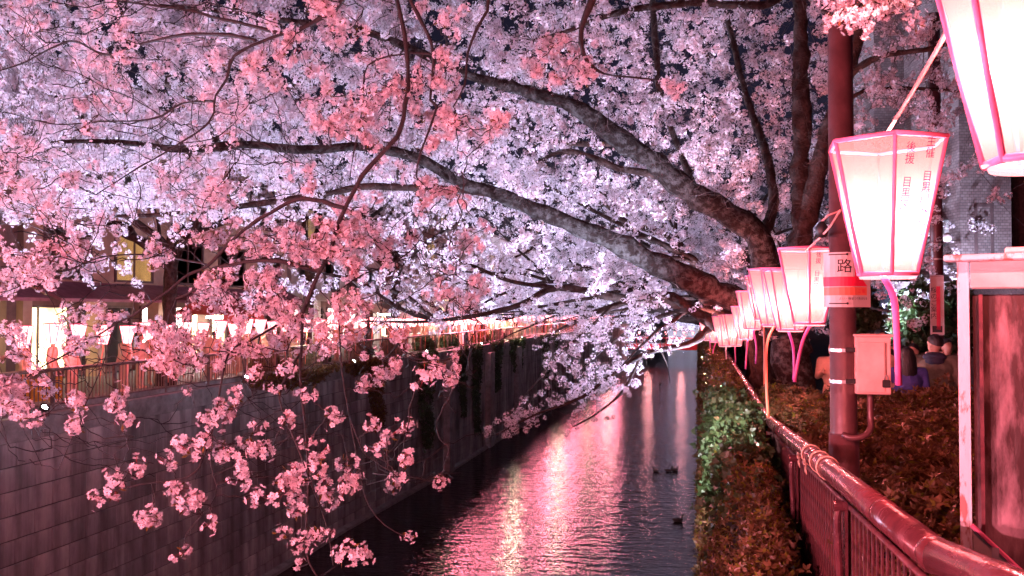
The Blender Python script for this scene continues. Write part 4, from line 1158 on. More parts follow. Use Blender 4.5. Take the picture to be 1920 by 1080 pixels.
# wrapped sign
sg_z0, sg_z1 = at(1590, 576, 5.8).z, at(1590, 474, 5.8).z
SGZ = (sg_z0 + sg_z1) / 2
SG_ROT = YAW - math.atan((1590 - 960) / FPX)
sg = thing('pole_sign', 'red and white street sign with a black character wrapped on the maroon pole', 'sign', (PX, PY, SGZ), SG_ROT)
SR = .125
def sheet(name, s0, s1, z0, z1, off, mat, poly=None):
    """a patch on the curved sign, s = metres along the arc measured from the front"""
    mb = MB(); n = 10; V = []
    R_ = SR + off
    for i in range(n + 1):
        s_ = s0 + (s1 - s0) * i / n
        if poly: za, zb = poly(s_)
        else: za, zb = z0, z1
        a = s_ / SR - PI / 2 if abs(s_) < .14 else None
        def pt(s_):
            lim = .10
            if s_ <= lim: a_ = s_ / SR - PI / 2; return (R_ * math.cos(a_), R_ * math.sin(a_))
            a_ = lim / SR - PI / 2; e = s_ - lim
            return (R_ * math.cos(a_) - e * math.sin(a_), R_ * math.sin(a_) + e * math.cos(a_))
        x, y_ = pt(s_); V += [(x, y_, za), (x, y_, zb)]
    F = [(2 * i, 2 * i + 2, 2 * i + 3, 2 * i + 1) for i in range(n)]
    mb.add(V, F)
    return mb.build(name, mat, sg), pt
hh = (sg_z1 - sg_z0) / 2
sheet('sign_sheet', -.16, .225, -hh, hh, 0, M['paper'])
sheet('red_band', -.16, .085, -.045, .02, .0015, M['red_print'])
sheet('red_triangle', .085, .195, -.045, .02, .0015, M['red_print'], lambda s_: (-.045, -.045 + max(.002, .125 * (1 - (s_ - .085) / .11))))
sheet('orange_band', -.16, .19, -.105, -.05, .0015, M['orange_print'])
def wrap_text(body, size, sc0, zc, name, mat):
    me = text_mesh(body, size, name, mat)
    co = np.zeros(len(me.vertices) * 3, np.float32); me.vertices.foreach_get('co', co); co = co.reshape(-1, 3)
    out = []
    for x, y_, _ in co:
        s_ = sc0 + x; lim = .10; R_ = SR + .004
        if s_ <= lim: a_ = s_ / SR - PI / 2; p = (R_ * math.cos(a_), R_ * math.sin(a_))
        else: a_ = lim / SR - PI / 2; e = s_ - lim; p = (R_ * math.cos(a_) - e * math.sin(a_), R_ * math.sin(a_) + e * math.cos(a_))
        out.append((p[0], p[1], zc + y_))
    me.vertices.foreach_set('co', np.array(out, np.float32).ravel()); me.update()
    return obj(name, me, sg)
wrap_text('路', .10, .015, .085, 'lettering', M['black_print'])
wrap_text('三', .03, .12, -.078, 'lettering', M['red_print']); wrap_text('種', .03, .155, -.078, 'lettering', M['red_print'])
wrap_text('よい・桜まつりをまもる', .0195, .085, -.128, 'lettering', M['black_print'])
for z in (hh - .015, -hh + .025):
    mb = MB(); mb.tube([((SR + .004) * math.cos(a), (SR + .004) * math.sin(a), z) for a in np.linspace(-PI / 2 - .7, -PI / 2 + .22, 9)], .004, 6)
    mb.ell(((SR + .006) * math.cos(-PI / 2 + .24), (SR + .006) * math.sin(-PI / 2 + .24), z), (.008, .008, .008), 8, 6)
    mb.build('sign_tie', M['darkmetal'], sg)

# ------------------------------------------------------------------ notice board at right edge
nb_ = at(1795, 700, 3.0)
NB = thing('notice_board', 'weathered wooden notice board with peeling white posts at the right edge', 'notice board', (nb_.x, nb_.y, .1), YAW - .52)
W_ = 0.92
ztop = at(1800, 490, 3.0).z - .1
mb = MB(); mb.chbox((.022, 0, ztop / 2), (.036, .05, ztop), .005); mb.build('post', M['whitepaint'], NB)
mb = MB(); mb.chbox((W_, 0, ztop / 2), (.055, .075, ztop), .006); mb.build('post', M['whitepaint'], NB)
zh = at(1800, 542, 3.0).z - .1
mb = MB(); mb.chbox((W_ / 2 + .015, .0, (ztop + zh) / 2), (W_ - .06, .05, ztop - zh), .005); mb.build('header', M['headboard'], NB)
mb = MB(); mb.chbox((W_ / 2 + .015, -.01, ztop + .008), (W_ + .10, .15, .022), .005); mb.build('top_ledge', M['whitepaint'], NB)
mb = MB(); mb.chbox((W_ / 2 + .10, .02, ztop + .032), (W_ - .1, .13, .020), .005); mb.build('roof_board', M['headboard'], NB)
mb = MB(); mb.chbox((W_ / 2 + .015, .02, (zh + .10) / 2), (W_ - .07, .018, zh - .14), .003); mb.build('back_board', M['winboard'], NB)
mb = MB(); mb.box((.075, -.012, zh / 2 + .05), (.012, .03, zh - .14)); mb.build('inner_batten', M['railbar'], NB)
for k in range(5):
    mb = MB(); mb.chbox((.11 + k * .075 + RND.uniform(-.01, .01), .008, .84 - k * .055), (.035, .006, .16 + RND.uniform(-.03, .05)), .001); mb.build('poster_scrap', M['greypatch'], NB)
mb = MB()
V = [(.045, -.09, .60), (.045, -.09, 1.06), (.54, -.09, .60)]
mb.add(V + [(x, y_ + .02, z) for x, y_, z in V], [(0, 2, 1), (3, 4, 5), (0, 1, 4, 3), (1, 2, 5, 4), (0, 3, 5, 2)]); mb.build('slanted_panel', M['headboard'], NB)
mb = MB(); mb.tube([(.04, -.09, 1.07), (.55, -.09, .595)], .008, 6); mb.build('panel_edge', M['pinkframe'], NB)
for k in range(4):
    x = .10 + k * .075; mb = MB(); mb.box((x + .01, -.094, .67 + (.2 - k * .045) / 1.0), (.022 + .012 * (k % 2), .006, .27 - k * .06)); mb.build('pale_slat', M['greypatch'], NB)

# ------------------------------------------------------------------ hedge and hanging plants
def bumps(x, y, s=1.0):
    return .5 * np.sin(x * 2.3 * s + 1.3 * np.sin(y * 1.7 * s)) + .5 * np.sin(y * 2.9 * s + 1.1 * np.sin(x * 1.9 * s + 2))
hd = thing('azalea_hedge', 'low azalea hedge of brown green leaves between the railing and the street', 'hedge', (1.6, 7, -.3))
HO = np.array([1.6, 7, -.3])
def hedge_top(x, y):
    base = np.interp(y, [2.5, 5, 8, 11.2], [.62, .66, .72, .80])
    return base + .10 * bumps(x, y, 1.0) + .05 * bumps(x, y, 3.1)
xs = np.linspace(.80, 3.3, 26); yv = np.linspace(2.6, 11.4, 60)
V, Q = [], []
for j, yy in enumerate(yv):
    for i, xx in enumerate(xs):
        ed = min(1, (xx - .80) / .15, (3.3 - xx) / .2)
        V.append((xx - HO[0], yy - HO[1], (hedge_top(xx, yy) - .09) * (.55 + .45 * ed) - HO[2]))
for j in range(len(yv) - 1):
    for i in range(len(xs) - 1):
        a = j * len(xs) + i; Q.append((a, a + 1, a + 1 + len(xs), a + len(xs)))
obj('stems', mesh_np('stems', V, Q, None, [M['plant_core']]), hd)  # closed dark sheet added for the hedge's dark inside, blocks the view through
r = np.random.default_rng(9)
n = 21000
yq = 2.7 + 8.8 * r.uniform(0, 1, n) ** 0.85; xq = r.uniform(.82, 3.3, n)
zq = hedge_top(xq, yq) + r.normal(-.03, .035, n) + np.where(r.uniform(0, 1, n) < .05, r.uniform(.03, .14, n), 0)
rot = np.stack([r.normal(0, .55, n), r.normal(0, .55, n), r.uniform(0, 6.28, n)], 1)
P1 = np.stack([xq, yq, zq], 1)
# front (railing side) and back (street side) faces of the hedge
m2 = 5000
yq2 = r.uniform(2.7, 11.4, m2); xs2 = np.full(m2, .82); zq2 = hedge_top(xs2, yq2) - .75 * r.uniform(0, 1, m2) ** 1.2
P2 = np.stack([xs2 + r.normal(0, .035, m2), yq2, zq2], 1)
rot2 = np.stack([r.normal(0, .4, m2), r.normal(-1.2, .4, m2), r.uniform(0, 6.28, m2)], 1)
scatter('foliage', np.vstack([P1, P2]) - HO, r.uniform(.65, 1.25, n + m2), G_LEAF, 3, hd, np.vstack([rot, rot2]))

hv = thing('hanging_shrub', 'tangle of brown green shrub hanging over the right canal wall outside the railing', 'shrub', (.3, 9, -1))
VO = np.array([.3, 9, -1.])
def veg_surface(y, u):
    """u 0 at the railing foot, 1 far down the wall"""
    top = np.interp(y, [3, 5, 7.5, 9, 14, 60], [-.02, .16, .50, .66, .70, .70])
    x = .66 - .50 * np.sin(np.minimum(u * 2.2, 1) * PI / 2) - .10 * u
    z = top - .10 * u * 1.0 - 3.6 * np.maximum(0, u - .22) ** 1.05 + .16 * np.sin(np.minimum(u * 3, 1) * PI)
    b = .10 * bumps(y * 1.1, u * 5) + .05 * bumps(y * 3.3, u * 14)
    return x - b * .75, z + b * .5
us = np.linspace(0, 1, 28); yv = np.concatenate([np.linspace(2.6, 16, 90), np.linspace(16.5, 70, 80)])
V, Q = [], []
for yy in yv:
    for u in us:
        x, z = veg_surface(yy, u); V.append((x + .07 - VO[0], yy - VO[1], z - .07 - VO[2]))
for j in range(len(yv) - 1):
    for i in range(len(us) - 1):
        a = j * len(us) + i; Q.append((a, a + 1, a + 1 + len(us), a + len(us)))
obj('stems', mesh_np('stems', V, Q, None, [M['plant_core']]), hv)  # dark backing sheet added under the leaves, not separate stems
n = 46000
yq = 2.8 + (66) * r.uniform(0, 1, n) ** 2.3; uq = r.uniform(0, 1, n) ** 1.1
x, z = veg_surface(yq, uq)
rot = np.stack([r.normal(0, .6, n), r.normal(-.7, .6, n), r.uniform(0, 6.28, n)], 1)
Pv = np.stack([x + r.normal(0, .03, n), yq, z + r.normal(0, .035, n)], 1)
iv_mask = (np.abs(yq - 8.9) < 1.5) & (r.uniform(0, 1, n) < .8) & (uq < .32)
sz = r.uniform(.5, .95, n) * np.interp(yq, [3, 20, 60], [.85, 1.3, 2.4])
scatter('foliage', Pv[~iv_mask] - VO, sz[~iv_mask], G_MIX, 2, hv, rot[~iv_mask])
ivy = thing('ivy', 'floodlit bright green ivy spilling over the right wall below the lantern row', 'ivy', (.2, 10.5, .2))
IO = np.array([.2, 10.5, .2])
extra_n = 2300
ye = r.normal(8.9, .8, extra_n); ue = r.uniform(0.02, .34, extra_n); xe, ze = veg_surface(ye, ue)
Pe = np.stack([xe - .07 + r.normal(0, .06, extra_n), ye, ze + .03 + r.normal(0, .05, extra_n)], 1)
re_ = np.stack([r.normal(0, .6, extra_n), r.normal(-.7, .6, extra_n), r.uniform(0, 6.28, extra_n)], 1)
scatter('foliage', np.vstack([Pv[iv_mask], Pe]) - IO, np.concatenate([sz[iv_mask], r.uniform(.7, 1.2, extra_n)]), G_IVY, 2, ivy, np.vstack([rot[iv_mask], re_]))
st = []
mb = MB()
for k in range(26):
    y0 = 7.8 + 2.2 * r.uniform(); pts = []
    for u in np.linspace(0, r.uniform(.5, .9), 7):
        xx, zz = veg_surface(y0 + .2 * math.sin(u * 6 + k), u); pts.append((xx - .02, y0 + .2 * math.sin(u * 6 + k), zz + .01))
    mb.tube(pts, .006, 4)
mb.build('stems', M['twig'], ivy, tuple(IO))

# ------------------------------------------------------------------ people
def voxel_body(mb, name, voxel, mats, paint):
    me = mb.mesh(name, mats)
    o = bpy.data.objects.new('t', me); COL.objects.link(o)
    md = o.modifiers.new('r', 'REMESH'); md.mode = 'VOXEL'; md.voxel_size = voxel; md.use_smooth_shade = True
    m2 = o.modifiers.new('s', 'SMOOTH'); m2.iterations = 3; m2.factor = .5
    dg = bpy.context.evaluated_depsgraph_get(); dg.update()
    out = bpy.data.meshes.new_from_object(o.evaluated_get(dg)); out.name = name
    bpy.data.objects.remove(o)
    out.materials.clear()
    for m in mats: out.materials.append(m)
    c = np.zeros(len(out.polygons) * 3, np.float32); out.polygons.foreach_get('center', c)
    out.polygons.foreach_set('material_index', paint(c.reshape(-1, 3)).astype(np.int32))
    out.polygons.foreach_set('use_smooth', np.ones(len(out.polygons), bool))
    return out

def cap(mb, a, b_, r0, r1):
    a, b_ = Vector(a), Vector(b_); d = (b_ - a).normalized(); P_, R_ = [], []
    for t in (-1, -.8, -.45): P_.append(a + d * r0 * t); R_.append(r0 * math.sqrt(max(.003, 1 - t * t)))
    P_ += [a, b_]; R_ += [r0, r1]
    for t in (.45, .8, 1): P_.append(b_ + d * r1 * t); R_.append(r1 * math.sqrt(max(.003, 1 - t * t)))
    mb.tube(P_, R_, 12)

def person_body(turn=0.0, wide=1.0, arms=0, fine=False):
    """standing adult facing +Y, 1.70 m; turn = head turn"""
    mb = MB()
    for s in (-1, 1):
        cap(mb, (s * .09, 0, .90), (s * .10, .02, .48), .092, .062); cap(mb, (s * .10, .02, .48), (s * .10, -.02, .09), .062, .045)
        mb.ell((s * .10, .055, .045), (.046, .125, .045), 12, 8)
        sh = (s * .185 * wide, 0, 1.385); el = (s * .245 * wide, -.03, 1.10); wr = (s * .225 * wide, .08, .86)
        if arms == 1: el = (s * .25, .03, 1.13); wr = (s * .12, .24, 1.22)
        if arms == 2 and s == 1: el = (s * .24, .14, 1.24); wr = (s * .14, .30, 1.46)
        cap(mb, sh, el, .064 * wide, .052); cap(mb, el, wr, .052, .038)
        d = (Vector(wr) - Vector(el)).normalized(); h = Vector(wr) + d * .055
        mb.ell(h, (.040, .026, .05), 10, 8, 0, d.to_track_quat('Z', 'Y').to_matrix())
        lat = d.cross(Vector((0, 1, 0.3))).normalized()
        for k in range(4):
            b0 = h + d * .035 + lat * (.030 - .02 * k); b1 = b0 + d * (.05, .06, .055, .042)[k] + Vector((0, .012, 0))
            cap(mb, b0, b1, .0105, .009)
        cap(mb, h + lat * .03 * s, h + lat * .055 * s + d * .045, .012, .010)
    mb.ell((0, 0, .93), (.165 * wide, .125, .15)); mb.ell((0, 0, 1.10), (.165 * wide, .125, .20)); mb.ell((0, .005, 1.27), (.185 * wide, .13, .19))
    cap(mb, (-.15 * wide, -.005, 1.385), (.15 * wide, -.005, 1.385), .07, .07)
    cap(mb, (0, -.01, 1.40), (0, .015, 1.52), .058, .052)
    rt = Matrix.Rotation(turn, 3, 'Z'); c = Vector((0, .02, 1.585))
    def hp(x, y_, z): return c + rt @ Vector((x, y_, z))
    mb.ell(hp(0, -.008, .012), (.074, .092, .10), 16, 12, 0, rt); mb.ell(hp(0, .028, -.045), (.055, .06, .065), 14, 10, 0, rt)
    mb.ell(hp(0, .092, -.012), (.011, .020, .020), 8, 6, 0, rt); mb.ell(hp(0, .082, -.052), (.022, .012, .010), 8, 6, 0, rt)
    for s in (-1, 1): mb.ell(hp(s * .076, -.005, -.008), (.010, .020, .030), 8, 6, 0, rt); mb.ell(hp(s * .03, .077, .018), (.02, .012, .008), 8, 6, 0, rt)
    return mb
def paint_std(c):
    m = np.where(c[:, 2] < .86, 2, 1)
    m = np.where(c[:, 2] > 1.455, 0, m)
    m = np.where((c[:, 2] < .865) & (np.abs(c[:, 0]) > .185) & (c[:, 2] > .6), 0, m)
    return m
def hair_mesh(long=False, turn=0.0):
    mb = MB(); rt = Matrix.Rotation(turn, 3, 'Z'); c = Vector((0, .02, 1.585))
    V = []; n, k = 20, 14
    for i in range(k + 1):
        th = PI * i / k * (.62)
        for j in range(n):
            a = 2 * PI * j / n
            fr = .5 + .5 * math.sin(a)   # 1 at face side
            th2 = th * (1 - .50 * fr ** 1.5)
            w_ = 1 + .05 * math.sin(7 * a + 3 * th) 
            V.append(c + rt @ Vector((.084 * math.sin(th2) * math.cos(a) * w_, -.012 + .102 * math.sin(th2) * math.sin(a) * w_, .016 + .112 * math.cos(th2))))
    F = [(i * n + j, (i + 1) * n + j, (i + 1) * n + (j + 1) % n, i * n + (j + 1) % n) for i in range(k) for j in range(n)]
    mb.add(V, F)
    if long:
        mb.lathe((0, -.055, 1.22), [(.02, -.10), (.085, -.06), (.105, .05), (.098, .22), (.088, .36), (.06, .43)], 16, 0, 1.1, .55)
    return mb.mesh('hair', M['hair'], smooth=True)

COAT = ['coat_black', 'coat_grey', 'coat_tan', 'coat_white', 'coat_red', 'navy', 'coat_orange']
bodies = []
for arms, turn in ((0, .4), (1, -.5), (2, .1), (0, -.9)):
    bodies.append((voxel_body(person_body(turn, 1.08, arms), 'body', .019, [M['skin'], M['coat_black'], M['trousers']], paint_std), hair_mesh(False, turn), hair_mesh(True, turn)))
BV = []
for (b, h, hl) in bodies:
    row = {}
    for ck in COAT:
        m2 = b.copy(); m2.materials.clear()
        for mm in (M['skin'], M[ck], M['trousers']): m2.materials.append(mm)
        row[ck] = m2
    BV.append((row, h, hl))
def person(x, y, z, rz, coat, label, group=None, kind=0, long=False, s=1.0):
    t = thing('person', label, 'person', (x, y, z), rz, group); t.scale = (s, s, s)
    row, h, hl = BV[kind]
    obj('body', row[coat], t); obj('hair', hl if long else h, t)
    return t

# the man in the olive jacket and the woman in blue, seen from behind
mp = at(1752, 640, 11.9)
man = thing('person', 'person in olive jacket with dark hood seen from behind, head turned left', 'person', (mp.x, mp.y, -.36), YAW - .45)
s_man = (at(1742, 628, 11.9).z + .36) / 1.70
man.scale = (s_man,) * 3
mb_ = person_body(.85, 1.16, 0)
mb_.ell((0, -.02, 1.12), (.215, .155, .26)); mb_.ell((0, -.02, 1.28), (.22, .15, .16))
obj('body', voxel_body(mb_, 'body', .013, [M['skin'], M['olive'], M['trousers']], paint_std), man)
obj('hair', hair_mesh(False, .85), man)
mb = MB(); mb.ell((0, -.075, 1.43), (.135, .085, .062), 18, 10); mb.ell((0, -.11, 1.385), (.11, .055, .075), 16, 10)
obj('hood', mb.mesh('hood', M['hood'], smooth=True), man)
mb = MB(); mb.tube([(.095 * math.cos(a), -.03 + .075 * math.sin(a), 1.472 + .012 * math.sin(a)) for a in np.linspace(0, 2 * PI, 20)], .016, 8)
obj('collar', mb.mesh('collar', M['cream'], smooth=True), man)
wp = at(1700, 660, 11.3)
wm = thing('person', 'person in blue coat with long black hair seen from behind', 'person', (wp.x, wp.y, -.36), YAW - .1)
s_w = (at(1700, 652, 11.3).z + .36) / 1.70
wm.scale = (s_w,) * 3
mb_ = person_body(.5, 1.05, 1); mb_.ell((0, -.01, 1.10), (.20, .15, .25))
obj('body', voxel_body(mb_, 'body', .013, [M['skin'], M['navy'], M['trousers']], paint_std), wm)
obj('hair', hair_mesh(True, .5), wm)
for (px, py, Z, coat, rz, kind, lg, lab) in (
    (1668, 655, 11.6, 'coat_white', 2.6, 1, False, 'person in white collar partly hidden behind the pink pole'),
    (1650, 618, 14.5, 'coat_grey', 2.9, 0, False, 'person in grey coat above the control box'),
    (1633, 620, 15.0, 'coat_black', 3.0, 3, False, 'person in black standing just right of the maroon pole'),
    (1713, 645, 13.2, 'coat_black', 2.2, 2, False, 'person in black facing the couple behind the hedge'),
    (1775, 636, 13.0, 'coat_black', 2.8, 0, False, 'person in black facing forward beside the notice board post'),
    (1691, 648, 13.8, 'coat_tan', 2.5, 3, False, 'person with tan coat between the pink pole and the couple'),
    (1563, 640, 14.0, 'coat_black', 2.5, 1, False, 'person in black seen between the trunk and the maroon pole')):
    hp_ = at(px, py, Z); s = (hp_.z + .36) / 1.70
    person(hp_.x, hp_.y, -.36, YAW + rz, coat, lab, None, kind, lg, s)
# crowd on the left promenade
cols = ['coat_black', 'coat_grey', 'coat_tan', 'coat_black', 'navy', 'coat_white', 'coat_red', 'coat_black']
words_ = {'coat_black': 'black', 'coat_grey': 'grey', 'coat_tan': 'tan', 'navy': 'blue', 'coat_white': 'white', 'coat_red': 'red', 'coat_orange': 'orange'}
for k in range(58):
    y = 15.5 + 60 * ((k + RND.random()) / 58) ** 1.05
    x = left_x(y) - RND.uniform(.9, 2.6); ck = cols[RND.randrange(len(cols))]
    person(x, y, LB, RND.choice([-PI / 2, -PI / 2, 0.2, PI, -1.2]) + RND.uniform(-.5, .5), ck, 'person in %s coat in the crowd behind the left railing' % words_[ck], 'crowd on the left promenade in %s coats' % words_[ck], RND.randrange(4), RND.random() < .35, RND.uniform(.94, 1.05))
person(left_x(16.6) - .9, 16.3, LB, -1.2, 'coat_orange', 'person in orange coat behind the railing at the left edge', None, 0)

# ------------------------------------------------------------------ left railing, lanterns, floodlights
lf = thing('railing', 'brown metal railing along the top of the left canal wall', 'railing', (-15, 34, LB))
LFO = (-15, 34, LB)
FH = .96
ysl = [9, 20, 34, 41, 48, 60, 70, 100, 140]
mb = MB(); mb.tube([(left_x(y) - .22, y, LB + FH) for y in ysl], .045, 10); mb.build('top_rail', M['oldrail'], lf, LFO, smooth=True)
mb = MB(); mb.tube([(left_x(y) - .22, y, LB + .14) for y in ysl], .03, 8); mb.build('lower_rail', M['oldrail'], lf, LFO, smooth=True)
mb = MB(); y = 10.0
while y < 70:
    if not (43 < y < 60): mb.box((left_x(y) - .22, y, LB + .14 + (FH - .14) / 2), (.02, .02, FH - .14))
    y += .13
o = mb.build('bars', M['oldrail'], lf, LFO); o['kind'] = 'stuff'
y = 11.0
while y < 120:
    mb = MB(); mb.chbox((left_x(y) - .22, y, LB + FH / 2), (.07, .07, FH), .008); mb.build('post', M['oldrail'], lf, LFO); y += 2.2
mb = MB(); mb.box((left_x(26) - .35, 26, LB + .06), (.3, 30, .12)); mb.build('kerb', M['coping'], lf, LFO)

# small lanterns: frame, papers, stem
sm = thing('paper_lantern', 'small pink paper lantern in the long row along the left railing', 'lantern', (0, 0, 0), 0, 'small lanterns in a row along the left railing')
pm_ = MB()
for k in range(6): pm_.add([hexp(LRB, 0, k), hexp(LRB, 0, k + 1), hexp(LRT, LH, k + 1), hexp(LRT, LH, k)], [(0, 1, 2, 3)])
pm_.build('paper_shade', M['smalllantern'], sm)
fm = MB()
for k in range(6):
    fm.tube([hexp(LRB + .004, 0, k), hexp(LRT + .004, LH, k)], .012, 4); fm.tube([hexp(LRT + .004, LH, k), hexp(LRT + .004, LH, k + 1)], .014, 4)
fm.build('frame', M['pinkframe'], sm)
st_ = MB(); st_.tube([(0, 0, -1.6), (0, 0, -.4), (.03, 0, -.15), (0, 0, 0)], .016, 6); st_.build('pole', M['orangepole'], sm, smooth=True)
first = True
y = 15.0; k = 0
while y < 145:
    z = 1.02 + RND.uniform(-.05, .05) - (.012 * (y - 30) if y > 30 else 0) * .3
    loc = (left_x(y) - .42 + RND.uniform(-.05, .05), y, z); rz = RND.uniform(0, 1)
    if first: sm.scale = (.8, .8, .8); sm.location = loc; sm.rotation_euler = (0, 0, rz); first = False
    else: dup(sm, loc, (RND.uniform(-.07, .07), RND.uniform(-.07, .07), rz), None, None, RND.uniform(.76, .86))
    y += .92 if y < 60 else 1.9
for k in range(34):
    y = 15.5 + k * 3.2 if k < 12 else 53.9 + (k - 12) * 4.0
    lamp('lantern_row_light', 'POINT', (left_x(y) - .42, y, .95), (110 if y < 50 else 900) * RND.uniform(.35, 1.75), (1.0, .21, .31) if k % 5 else (1.0, .72, .5), .35)

for k in range(14):
    dup(sm, (-16 + k * 1.5, 148.3, -2.4), .3, 'tiny paper lantern hanging on the far red footbridge', 'lanterns along the red footbridge')
for k in range(4): lamp('footbridge_light', 'POINT', (-14 + k * 5.5, 147.2, -1.8), 500, LAMP_COL, .3)
# floodlights on both banks
def flood(x, y, z, aim, en, label, cone=125, grp='white floodlights along the left bank', lens=True):
    t = thing('floodlight', label, 'floodlight', (x, y, z), 0, grp)
    d = (Vector(aim) - Vector((x, y, z))).normalized(); rot = d.to_track_quat('Z', 'Y').to_matrix()
    mb = MB(); mb.lathe((0, 0, 0), [(.02, -.10), (.08, -.08), (.11, .0), (.12, .05), (.10, .05), (.02, .02)], 14)
    mb.v = [tuple(rot @ Vector(p)) for p in mb.v]; mb.build('housing', M['darkmetal'], t, smooth=True)
    mb = MB(); mb.lathe((0, 0, .035), [(.001, .004), (.10, 0)], 14); mb.v = [tuple(rot @ Vector(p)) for p in mb.v]; mb.build('lens', M['floodlens'], t)
    mb = MB(); mb.tube([(-.13, 0, 0), (-.13, 0, -.18), (.13, 0, -.18), (.13, 0, 0)], .012, 6); mb.build('bracket', M['darkmetal'], t)
    lamp('flood_beam', 'SPOT', tuple(Vector((x, y, z)) + d * .09), en * FLOOD_GAIN, FLOOD_COL, .10, tuple(Vector((x, y, z)) + d * 5), cone, .5).parent = None
    return t
for (y, en) in ((9.5, 1500), (17, 2300), (26, 2500), (35, 2700), (44, 3000), (55, 3400), (68, 4000), (85, 5600), (110, 8500), (140, 12000), (175, 20000), (215, 30000), (300, 60000)):  # nearest one is added out of view as rim light for the near sprays
    x = left_x(y) - .05
    flood(x + .12, y, LB + .12, (x + 8.5, y - 1.5, 8.0), en, 'white floodlight on the left coping aimed up at the blossom', 92)
for (y, en, zz, tx) in ((11.5, 700, .2, -6), (19, 420, .1, -8), (28, 520, .1, -8), (39, 1000, .1, -8), (52, 1500, .1, -8), (68, 2200, .1, -8), (90, 4200, .1, -8), (118, 8000, .1, -8), (155, 16000, .1, -8), (195, 26000, .1, -8), (285, 60000, .1, -8)):
    flood(.25, y, zz, (tx + .5, y - 1.0, 8), en, 'white floodlight among the ivy of the right wall aimed up at the blossom', 118 if y < 35 else 90, 'white floodlights along the right bank')
flood(-5, 288, -7.2, (-5, 312, -2.5), 26000, 'added white floodlight at water level to brighten the far low trees', 130, 'white floodlights along the right bank')  # extra lamp added to brighten the low trees
lamp('ivy_flood', 'SPOT', (-.45, 6.8, 1.45), 600, (.92, 1, .95), .06, (.20, 8.9, .30), 56, .8)

# planters and pale plaques by the left railing
for k, (px, lab) in enumerate(((819, 'left one of two pale round topped panels on the left railing'), (845, 'right one of two pale round topped panels on the left railing'))):
    p = at(px, 668, 54); yy = p.y; xx = left_x(yy) - .10
    t = thing('plaque', lab, 'panel', (xx, yy, LB + .05), 0, None)
    mb = MB(); pts = [(0, 0, 0), (0, .42, 0)] ; prof = [(-.42, 0), (.42, 0), (.42, .62)] + [(.42 * math.cos(a), .62 + .28 * math.sin(a)) for a in np.linspace(.3, PI - .3, 8)] + [(-.42, .62)]
    n = len(prof); V = [(0, a, b_) for a, b_ in prof] + [(-.05, a, b_) for a, b_ in prof]
    mb.add(V, [tuple(range(n)), tuple(range(2 * n - 1, n - 1, -1))] + [(i, i + n, (i + 1) % n + n, (i + 1) % n) for i in range(n)])
    mb.build('panel_face', M['plaque'], t); mb = MB(); mb.box((-.025, -.3, -.05), (.04, .04, .12)); mb.box((-.025, .3, -.05), (.04, .04, .12)); mb.build('feet', M['oldrail'], t)

# ivy hanging on the left wall
def wall_ivy(y0, y1, drop, label, n):
    t = thing('ivy', label, 'ivy', (left_x(y0), (y0 + y1) / 2, LB), 0, 'dark ivy hanging down the left wall')
    O = np.array([left_x(y0), (y0 + y1) / 2, LB])
    u = r.uniform(0, 1, n); d = r.uniform(0, 1, n) ** 1.5
    y_ = y0 + (y1 - y0) * (.5 + (u - .5) * (1 - .5 * d)) + .2 * np.sin(d * 9)
    P_ = np.stack([np.array([left_x(v) for v in y_]) + .06 + r.uniform(0, .14, n), y_, LB + .05 - drop * d + r.normal(0, .05, n)], 1)
    scatter('foliage', P_ - O, r.uniform(1.1, 2.1, n), G_IVY if y0 > 40 else G_MIX, 2, t)
    mb = MB()
    for k in range(5):
        ya = y0 + (y1 - y0) * r.uniform(.2, .8)
        mb.tube([(left_x(ya) + .04, ya + .15 * math.sin(v * 5 + k), LB - drop * v * .9) for v in np.linspace(0, 1, 6)], .015, 4)
    mb.build('stems', M['twig'], t, tuple(O))
for (a, b_, d, n) in ((25.5, 33.5, .5, 900), (33.8, 37, .45, 400), (36.5, 38.5, 3.2, 900), (42.5, 45.5, 5.2, 1100), (49.5, 51.5, 4.2, 800), (52.5, 55, 5.8, 1100), (57.5, 61, 3.5, 900), (63, 69, 2.5, 1000), (75, 84, 5, 1200)):
    wall_ivy(a, b_, d, 'dark ivy hanging down the left wall between y strips' if False else 'dark trailing ivy hanging from the coping of the left wall', n)
# shrubs behind left railing
def shrub(x, y, z, rx, rz_, label, n=700, mat_group=None, group=None):
    t = thing('shrub', label, 'shrub', (x, y, z), 0, group)
    d = r.normal(0, 1, (n, 3)); d /= np.linalg.norm(d, axis=1, keepdims=True)
    P_ = d * np.array([rx, rx, rz_]) * (.75 + .35 * r.uniform(0, 1, (n, 1))) * (1 + .18 * np.sin(5 * d[:, :1] + 4 * d[:, 1:2]))
    P_[:, 2] += rz_ * .9
    P_ = P_[P_[:, 2] > .02]
    scatter('foliage', P_, r.uniform(1.6, 3.0, len(P_)), mat_group or G_IVY, 2, t)
    mb = MB()
    for k in range(7):
        a = k * .9; mb.tube([(0, 0, 0), (rx * .3 * math.cos(a), rx * .3 * math.sin(a), rz_ * .8), (rx * .6 * math.cos(a), rx * .6 * math.sin(a), rz_ * 1.4)], [.03, .02, .008], 5)
    mb.build('stems', M['twig'], t)
for k, y in enumerate((29, 33, 37.5, 41.5, 46, 50.5, 58, 63)):
    shrub(left_x(y) - .75, y, LB, .55, .42, 'rounded shrub planted behind the left railing', 420, G_IVY if k % 3 else G_MIX, 'shrubs behind the left railing')

